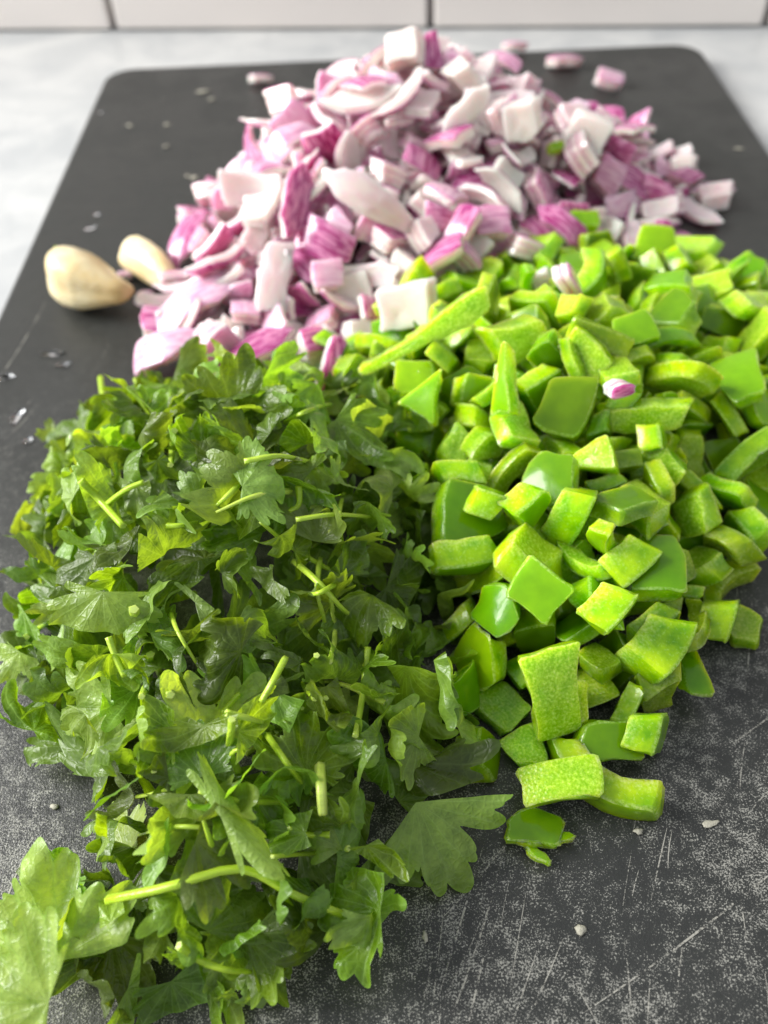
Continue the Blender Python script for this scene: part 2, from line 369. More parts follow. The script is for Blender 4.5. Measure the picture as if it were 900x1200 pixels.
PEPPER_SEEN, ONION_SEEN = 268, 275
PEPPER_DATA = "6 114 465 726 86 70 -169 -77 -23;28 108 385 675 38 135 134 -40 -47;4 109 171 1213 198 126 39 0 151;3 108 290 1083 196 54 -68 -178 25;13 104 553 1061 170 26 -3 2 198;16 110 232 802 68 9 -152 130 5;3 106 424 1439 273 120 48 54 -143;17 112 367 1262 238 9 -45 -26 193;26 100 205 653 28 105 2 -3 170;15 101 330 1670 302 92 -171 -48 8;2 85 333 817 62 17 10 198 17;2 110 568 763 50 164 -24 105 40;4 107 731 1561 240 172 -85 51 21;13 110 874 1582 215 196 -4 -40 -7;21 90 158 740 33 130 81 48 119;7 113 182 932 68 130 -35 -87 119;25 90 487 1174 247 193 -31 6 40;27 101 225 999 150 171 53 -66 -60;2 96 533 957 102 133 136 34 51;14 95 412 987 170 109 -74 24 -149;20 111 692 1239 135 60 106 126 96;14 89 128 848 84 170 63 74 41;13 92 302 1426 248 13 -194 -19 43;14 96 533 864 51 100 -71 -126 -95;7 113 -50 1724 162 26 -181 53 61;12 93 297 975 102 106 115 90 -86;16 111 515 1640 326 88 -56 -18 -170;13 112 862 1412 110 111 -37 -126 -102;23 115 759 1172 96 87 30 100 147;23 114 773 1808 241 59 51 -12 -184;21 106 97 1616 238 147 17 10 -134;28 90 596 931 34 136 -41 18 139;28 113 574 1979 247 137 105 54 85;18 104 461 1108 207 86 59 -168 33;18 98 276 1312 190 18 -93 137 110;0 113 324 934 34 152 -6 -88 -95;18 87 405 1098 170 33 167 -103 18;25 86 538 1526 300 10 150 -129 27;2 96 466 927 34 103 -45 -93 137;28 89 742 1112 26 117 -143 -62 44;16 83 468 1321 236 59 -144 125 -10;16 110 376 1535 238 39 -51 117 -149;21 112 98 1543 102 8 -19 -70 186;7 99 689 1135 68 3 147 -119 63;20 110 678 954 52 134 80 102 72;18 84 621 968 94 71 149 112 14;6 94 210 1108 121 8 -94 156 -83;4 106 407 986 102 181 -64 -55 -15;20 93 415 896 88 20 173 91 -35;13 86 792 1322 101 55 162 46 -92;17 86 752 1008 19 4 -200 -5 3;24 88 111 1545 189 76 -176 54 -10;4 96 611 1332 170 60 -179 -17 -64;21 103 321 1212 172 109 36 100 130;14 99 820 1233 64 68 -79 -131 109;2 95 630 1691 286 153 23 -4 -126;3 105 123 2094 159 18 -75 139 121;25 114 487 2273 142 10 -177 68 -63;20 110 169 1320 206 29 -13 105 167;24 85 255 758 19 1 148 -134 3;15 114 565 1518 238 33 -123 117 -100;22 103 954 2041 160 18 139 136 42;1 95 238 1405 216 78 -174 7 60;15 89 554 1203 193 2 97 173 -24;25 102 427 1853 238 21 -58 -131 138;20 115 981 1883 206 41 48 -190 1;12 89 411 1615 297 116 147 33 -63;14 108 861 2297 142 26 -6 -51 192;8 81 930 1877 163 173 90 33 -29;24 115 302 1896 252 152 52 117 23;25 91 789 1937 246 60 -41 13 186;13 84 735 1442 102 95 -176 3 -3;21 92 228 1555 235 132 77 -58 116;22 111 852 1536 137 88 70 -163 -27;8 96 553 1785 262 58 -1 191 7;20 112 399 878 33 19 83 181 10;14 81 151 1027 70 7 -112 125 -108;1 86 605 1275 191 118 107 -90 -81;17 100 618 1435 170 134 129 29 -67;2 109 998 1784 185 85 126 111 66;5 92 459 1567 311 11 149 -107 -79;13 92 438 1201 170 27 -24 -167 -104;4 103 1006 2359 79 9 -109 164 -30;7 108 486 1091 102 20 3 -32 -196;0 114 177 2026 181 142 -89 2 110;1 111 171 1425 182 34 -181 -69 -39;24 115 68 2015 144 126 -55 98 108;20 105 46 1936 138 36 -65 -77 169;14 84 495 1793 297 75 55 176 15;7 95 187 1845 228 16 -76 -8 -184;13 104 119 1794 204 48 -18 175 -81;18 90 712 1708 241 198 13 13 19;11 95 265 913 34 12 154 59 -113;24 105 170 1192 130 36 180 79 -6;16 86 738 1539 170 28 108 134 -97;7 90 263 1693 241 13 -171 -95 -37;24 98 840 1474 57 159 64 45 -92;20 105 227 1478 212 1 63 81 171;19 111 671 1493 214 24 -77 62 -172;10 91 262 1512 277 63 -23 176 -67;16 92 669 2049 256 167 -21 105 -24;2 97 45 1662 102 51 144 2 -129;25 106 -102 1876 144 168 -79 41 -63;20 103 160 1673 260 160 -3 96 72;27 93 903 2195 146 173 24 76 62;4 101 718 2056 170 21 49 150 121;9 102 497 1418 238 106 166 -20 32;26 93 224 1762 244 71 30 168 -76;13 88 7 1870 146 164 -60 61 77;15 97 637 1509 170 167 45 90 -44;12 82 9 1798 144 81 -134 -59 -110;22 113 401 1113 102 58 -157 84 71;27 108 939 1547 134 98 -39 43 -164;10 85 500 1297 170 36 13 166 -104;16 85 528 1347 182 168 -107 -13 14;25 102 784 1693 182 20 44 -44 -189;20 108 414 1391 170 89 -142 53 -95;3 98 215 1636 170 58 50 94 -159;12 82 503 2126 172 92 -84 -88 130;11 94 900 1794 141 42 -175 55 -69;2 110 602 2162 160 148 -18 -8 133;15 85 250 2117 166 129 0 51 144;20 86 629 1630 257 151 -103 33 74;22 102 320 2163 150 41 -43 191 -8;28 109 479 1032 34 172 -48 -88 -16;2 109 843 2185 121 17 -181 -26 78;25 110 390 2172 115 63 -83 18 170;7 103 752 1535 102 6 25 -152 127;10 110 357 1038 34 107 137 -47 87;0 113 983 2196 103 41 -121 138 -68;10 97 210 846 21 3 -179 90 2;3 97 278 1198 102 50 28 -129 141;18 94 441 2066 170 120 20 -157 -23;27 98 1133 2220 81 75 31 14 -182;0 111 696 2327 111 39 -29 106 -163;21 92 326 1597 238 69 24 58 177;11 109 1076 2076 98 92 132 58 -104;22 94 1037 2125 140 158 -104 -58 28;3 97 748 1950 170 48 -47 -188 -12;10 105 722 1321 102 77 69 82 150;4 95 930 1425 24 4 -150 -132 4;20 112 387 1744 255 150 -10 -95 92;22 102 879 1318 40 164 39 23 105;4 102 513 1419 170 71 -30 82 165;19 106 518 2049 170 38 -49 129 -140;24 81 250 1903 185 148 79 36 -103;8 95 698 1225 34 22 -41 100 -167;0 89 637 1082 46 62 136 102 -85;29 88 58 1758 170 88 -61 81 -148;24 92 720 1636 229 46 6 83 176;19 112 614 1231 105 95 -9 153 87;3 91 527 1189 102 199 11 2 16;13 107 211 1340 131 78 -178 42 -23;15 94 295 1820 212 176 -22 84 37;11 111 100 1637 170 186 -24 24 -66;13 110 152 1952 153 21 39 -72 -181;14 94 315 1284 102 22 -75 23 -183;2 80 734 1868 195 40 96 -146 -89;5 85 406 2254 116 83 21 -151 98;8 102 -70 1776 34 20 -182 -64 48;21 88 600 1108 110 72 -102 -155 -23;22 93 887 1548 34 76 29 -173 -57;16 110 420 1214 102 50 -103 67 -149;14 83 606 1520 102 49 190 -38 4;0 100 289 1079 102 65 -142 5 125;0 109 247 1026 34 108 33 78 146;26 81 188 1215 65 194 4 30 38;0 106 451 806 34 132 40 139 -40;14 108 648 1644 170 194 14 41 22;12 94 172 1746 170 87 41 -158 76;3 105 750 2282 82 91 14 141 -108;24 90 684 2260 137 69 41 -13 -183;22 106 -51 1779 95 37 3 -196 17;26 106 640 1956 170 22 -194 -4 -44;13 93 355 1458 34 83 60 93 144;26 103 910 1671 34 21 -136 -131 -63;4 113 193 1637 102 7 38 191 45;1 98 -95 1875 31 47 -37 -85 -171;22 89 290 1934 174 79 -177 46 -9;20 100 593 1020 34 26 134 -69 -129;18 92 510 1501 170 30 -68 171 -72;8 108 818 1882 185 71 89 -99 -131;27 106 312 1653 170 69 -174 31 -63;4 94 389 1825 216 77 6 135 126;25 84 199 1834 102 139 113 27 84;3 102 398 1956 170 35 113 159 -25;2 90 565 1650 238 120 -87 96 -94;25 82 669 1380 127 105 121 109 -49;6 97 479 1442 34 22 -124 36 -151;27 98 -65 1929 80 15 150 0 131;29 92 225 2028 119 31 -161 34 110;29 84 681 1452 139 119 -63 147 -20;7 94 409 1285 170 110 67 80 130;2 113 330 1506 170 167 31 104 18;11 99 797 1644 140 14 -121 -125 97;14 83 472 1514 238 139 -105 -83 -52;27 104 498 1626 238 154 -18 123 -31;10 90 424 1287 102 60 167 -91 -12;15 114 392 1435 102 66 116 -98 111;19 97 390 1656 238 168 -4 24 -106;8 93 613 1812 215 79 112 14 -144;17 81 331 818 18 3 -179 -90 -4;13 87 -7 1686 34 115 -105 27 123;11 92 294 1400 170 86 -134 99 -69;17 98 629 2055 170 124 90 -126 24;1 94 472 1727 238 29 -18 175 90;2 88 690 1360 34 31 54 -135 -134;7 83 851 1862 102 3 -92 -134 -117;20 91 790 1770 147 68 81 -108 131;7 85 549 2254 120 62 151 89 73;8 101 350 1233 34 110 21 106 -127;12 97 600 2328 89 54 104 -160 27;25 81 1081 1989 144 30 197 0 -12;11 90 774 1438 34 128 -21 -58 141;15 95 945 1974 102 79 158 -94 2;9 85 809 1351 34 34 -114 -25 -159;6 105 533 1307 102 122 -15 -93 -127;11 85 978 1742 102 87 87 143 67;23 88 440 1919 223 28 -189 -57 -19;12 98 1058 2252 44 102 -135 -72 79;23 107 1174 2243 26 5 -110 -167 2;22 88 952 1847 102 14 -129 -143 51;25 101 916 2011 34 124 32 114 103;2 96 469 2244 34 155 -2 62 109;19 97 511 1420 102 63 26 -182 48;20 103 851 1663 102 35 180 33 73;15 92 503 1656 170 167 -92 55 -20;19 91 244 1240 34 111 85 -105 -97;29 98 379 1516 102 91 87 72 137;16 85 74 1755 102 75 65 -21 -172;20 110 723 1764 102 154 -77 -100 -17;14 114 1044 1775 102 4 -138 7 144;10 93 960 2098 102 132 -111 92 44;11 86 287 2183 71 22 -174 59 -77;0 81 539 1229 150 51 3 18 193;21 92 875 1687 160 3 -81 -181 24;17 104 345 1341 34 198 -13 20 -20;22 103 620 1313 102 146 -41 125 36;18 110 87 1865 102 178 75 -42 -29;14 85 497 2180 102 109 119 -95 71;9 85 197 1526 170 68 -103 29 -154;13 107 433 1228 34 173 -100 -16 -5;25 84 1116 2020 34 7 38 122 154;29 112 487 2092 102 30 -146 -124 49;20 85 751 2186 102 1 -172 2 -101;5 96 401 1538 170 10 1 144 139;6 87 255 1814 160 155 -4 79 98;24 92 526 1991 170 126 -63 -11 -142;9 106 706 2172 153 64 -94 -33 -161;14 99 439 1359 34 144 -91 -76 -72;22 93 36 1874 34 21 -25 1 -197;4 86 757 1871 102 101 -46 0 -166;20 103 381 2077 102 21 30 196 -11;20 92 220 1591 202 83 -151 91 44;11 92 217 1150 34 144 33 111 76;10 113 543 1485 34 149 -61 -55 -106;6 90 455 1576 34 170 69 75 23;11 104 776 1589 34 58 62 88 158;20 101 696 1705 34 76 139 -37 116;24 106 316 1437 102 73 32 157 -95;26 103 596 1404 102 26 -148 -50 122;13 82 184 1898 128 160 -102 -49 40;23 81 440 1636 170 32 -61 -139 -126;6 114 1025 1603 114 109 91 55 -130;26 108 318 1720 170 95 -162 -66 20;3 90 91 1956 85 3 111 60 -155;23 86 222 2088 97 20 -34 -185 -66;1 115 949 1510 58 94 -32 48 167;16 81 148 1463 34 173 86 42 -32;9 114 558 1656 34 111 -100 38 127;1 95 33 1776 34 139 61 -94 90;27 82 1015 1996 34 97 82 -62 -141;7 95 838 2321 28 2 -186 -72 -5;7 113 283 1636 102 19 -96 84 153;17 102 939 1662 102 28 107 -82 145;22 103 198 1764 102 92 -79 -10 159;10 91 596 1732 102 48 115 156 -10;13 87 306 1872 102 17 -129 -140 60;23 85 353 1157 34 155 -86 58 72;27 80 464 1135 34 106 -22 -100 135;17 95 547 1135 34 104 127 88 -72;21 94 565 1246 34 102 112 -111 69;1 85 217 1345 34 101 38 -8 -168;14 86 555 1365 34 54 61 -126 132;25 111 222 1436 34 165 -20 -111 0;7 81 658 1471 34 84 164 -40 -65;1 115 1051 1386 30 2 -64 188 -19;2 82 1158 1397 23 1 -85 181 1;0 102 148 1556 34 148 38 116 56;8 91 251 1594 34 184 -61 -8 -51;23 83 326 1587 34 44 -106 -142 -81;12 103 562 1550 34 48 -114 148 54;12 105 693 1576 34 55 -123 142 -42;17 80 1028 1596 34 18 152 -84 98;21 96 1123 1590 34 102 69 75 139;3 95 1322 1573 47 116 -139 80 -28;22 109 132 1674 34 3 62 2 190;11 86 258 1688 34 123 155 -29 2;25 110 326 1694 34 48 145 -58 116;11 94 465 1698 34 176 11 -81 -49;7 107 798 1683 34 54 29 -117 150;20 98 1034 1703 34 97 -157 -59 -50;28 86 1140 1667 34 136 39 -141 -3;26 99 1316 1650 28 98 -2 -1 -174;26 87 124 1793 34 19 -56 151 117;15 103 213 1770 34 68 52 -66 -168;1 110 359 1804 34 181 -17 -81 22;5 87 467 1815 34 64 184 46 -7;3 109 550 1769 34 41 37 -10 192;26 84 695 1803 34 183 -51 62 -14;11 94 765 1775 34 186 -49 2 53;3 114 901 1785 34 105 73 62 141;22 92 1033 1768 34 21 116 -120 -108;11 100 1132 1815 34 28 -107 55 157;24 103 1217 1783 34 79 10 161 -88;2 113 1339 1770 50 183 -10 77 27;5 90 129 1877 34 184 -30 -72 13;14 101 264 1912 34 129 45 26 -144;18 111 371 1910 34 41 9 24 -194;11 107 476 1924 34 190 -1 50 -40;29 90 564 1928 34 28 133 -19 145;4 111 688 1881 34 35 -9 144 -134;24 112 772 1875 34 170 -43 63 72;4 107 923 1876 34 114 -55 -4 155;28 93 989 1903 34 17 55 -147 -123;16 99 1111 1900 34 135 -29 -132 -61;13 98 1241 1881 34 7 23 -26 197;8 99 166 1980 44 80 -123 115 -73;27 83 250 2036 34 68 -5 94 163;15 109 346 2025 34 134 -112 30 -93;14 83 439 2003 34 163 72 88 -26;28 89 560 1992 34 7 -87 -38 176;11 95 697 2019 34 48 50 16 -187;3 82 810 1994 34 189 64 -16 -6;8 96 1219 2058 54 50 36 -190 16;16 99 249 2119 34 74 -45 -20 179;19 84 371 2125 34 158 -87 -44 74;25 84 445 2114 34 9 -98 111 135;2 114 583 2113 34 133 146 28 16;21 82 672 2129 34 12 -183 38 -71;25 108 800 2117 34 62 26 80 171;2 90 920 2122 34 84 -49 -172 -29;27 84 987 2122 34 103 -36 134 101;29 114 1121 2099 34 125 34 21 -151;14 91 1242 2167 29 10 157 124 1;6 87 327 2223 29 192 -2 8 54;4 92 575 2251 34 33 100 149 82;3 97 654 2244 34 10 -107 -142 -92;19 91 916 2219 28 66 88 -161 46;19 91 455 2337 62 108 19 142 88;17 89 607 2354 20 4 -199 -22 3;1 95 697 2340 25 164 -12 -4 114;19 84 215 1284 43 23 -71 88 163;23 104 189 1423 102 48 -58 -185 16;29 98 203 1511 102 118 42 -135 -77;27 95 288 1520 102 149 -23 -23 130;0 92 504 1511 102 82 77 165 11;25 113 1028 1444 74 172 -22 -8 -100;25 109 1124 1473 58 3 -169 93 -51;1 81 1191 1470 19 7 -91 -178 -3;5 101 376 1638 102 95 114 40 -128;20 113 511 1640 102 159 -27 109 -44;23 81 628 1646 102 35 145 115 -66;6 95 741 1631 102 44 7 -92 -172;7 100 1049 1668 91 80 -161 86 19;1 102 1192 1607 37 0 186 36 -63;0 88 302 1738 102 88 56 145 90;16 112 414 1747 102 30 -89 169 53;19 94 517 1751 102 78 81 17 -165;23 102 862 1734 102 165 35 50 -94;25 101 1154 1773 102 29 62 23 187;27 82 1239 1680 67 5 -181 78 -34;4 104 428 1887 102 54 155 -87 75;5 85 499 1866 102 18 100 -155 75;10 109 644 1848 102 106 84 146 -18;25 93 1085 1859 102 116 -27 9 -160;12 100 1086 1872 164 197 -22 9 28;24 84 252 1960 90 24 79 -163 81;4 103 381 1984 102 59 103 110 118;21 112 532 1983 102 16 -144 100 -94;18 88 617 1987 102 63 36 -165 -88;13 92 717 1964 102 165 -91 52 42;11 101 841 1952 102 104 45 111 -122;9 96 1080 1978 102 12 171 -97 -33;25 89 1256 1992 52 34 -13 -175 -91;21 103 318 2065 102 136 -104 85 59;3 84 621 2057 102 180 -56 62 -27;13 95 741 2077 102 16 144 27 -135;13 85 841 2075 102 49 -94 -165 40;24 94 1002 2021 103 69 187 9 -13;26 92 627 2180 102 128 -32 -23 148;0 86 837 2238 41 3 -24 -112 -164;10 93 992 2268 29 12 172 99 -25;2 93 1080 1443 123 196 -16 10 -33;5 81 1204 1539 26 1 -64 -177 67;29 96 440 1751 170 130 -23 -83 125;27 92 525 1720 170 154 95 -68 -51;11 110 623 1719 170 81 -74 52 159;3 106 1133 1701 160 156 8 0 -125;26 90 530 1862 170 112 161 -2 39;16 101 635 1872 170 87 -17 -130 123;22 87 1146 1935 91 124 -65 80 119;25 100 1261 1894 88 166 6 40 -104;10 84 290 1988 142 79 82 158 44;7 80 885 2055 130 27 154 -105 -67;15 85 1065 2166 52 178 -90 -1 -5;17 111 1326 2110 25 189 2 -3 67;9 81 225 2215 23 147 -134 -20 0;9 105 500 2280 62 53 -4 -189 38;6 80 837 2165 49 77 -168 -76 -9;23 95 684 1774 184 127 -56 -124 74;25 93 1011 1502 127 77 -96 85 -132;14 114 1252 1506 69 38 57 -185 -30;5 114 895 2300 79 187 56 13 -43;21 87 1018 2363 26 4 63 189 -11"
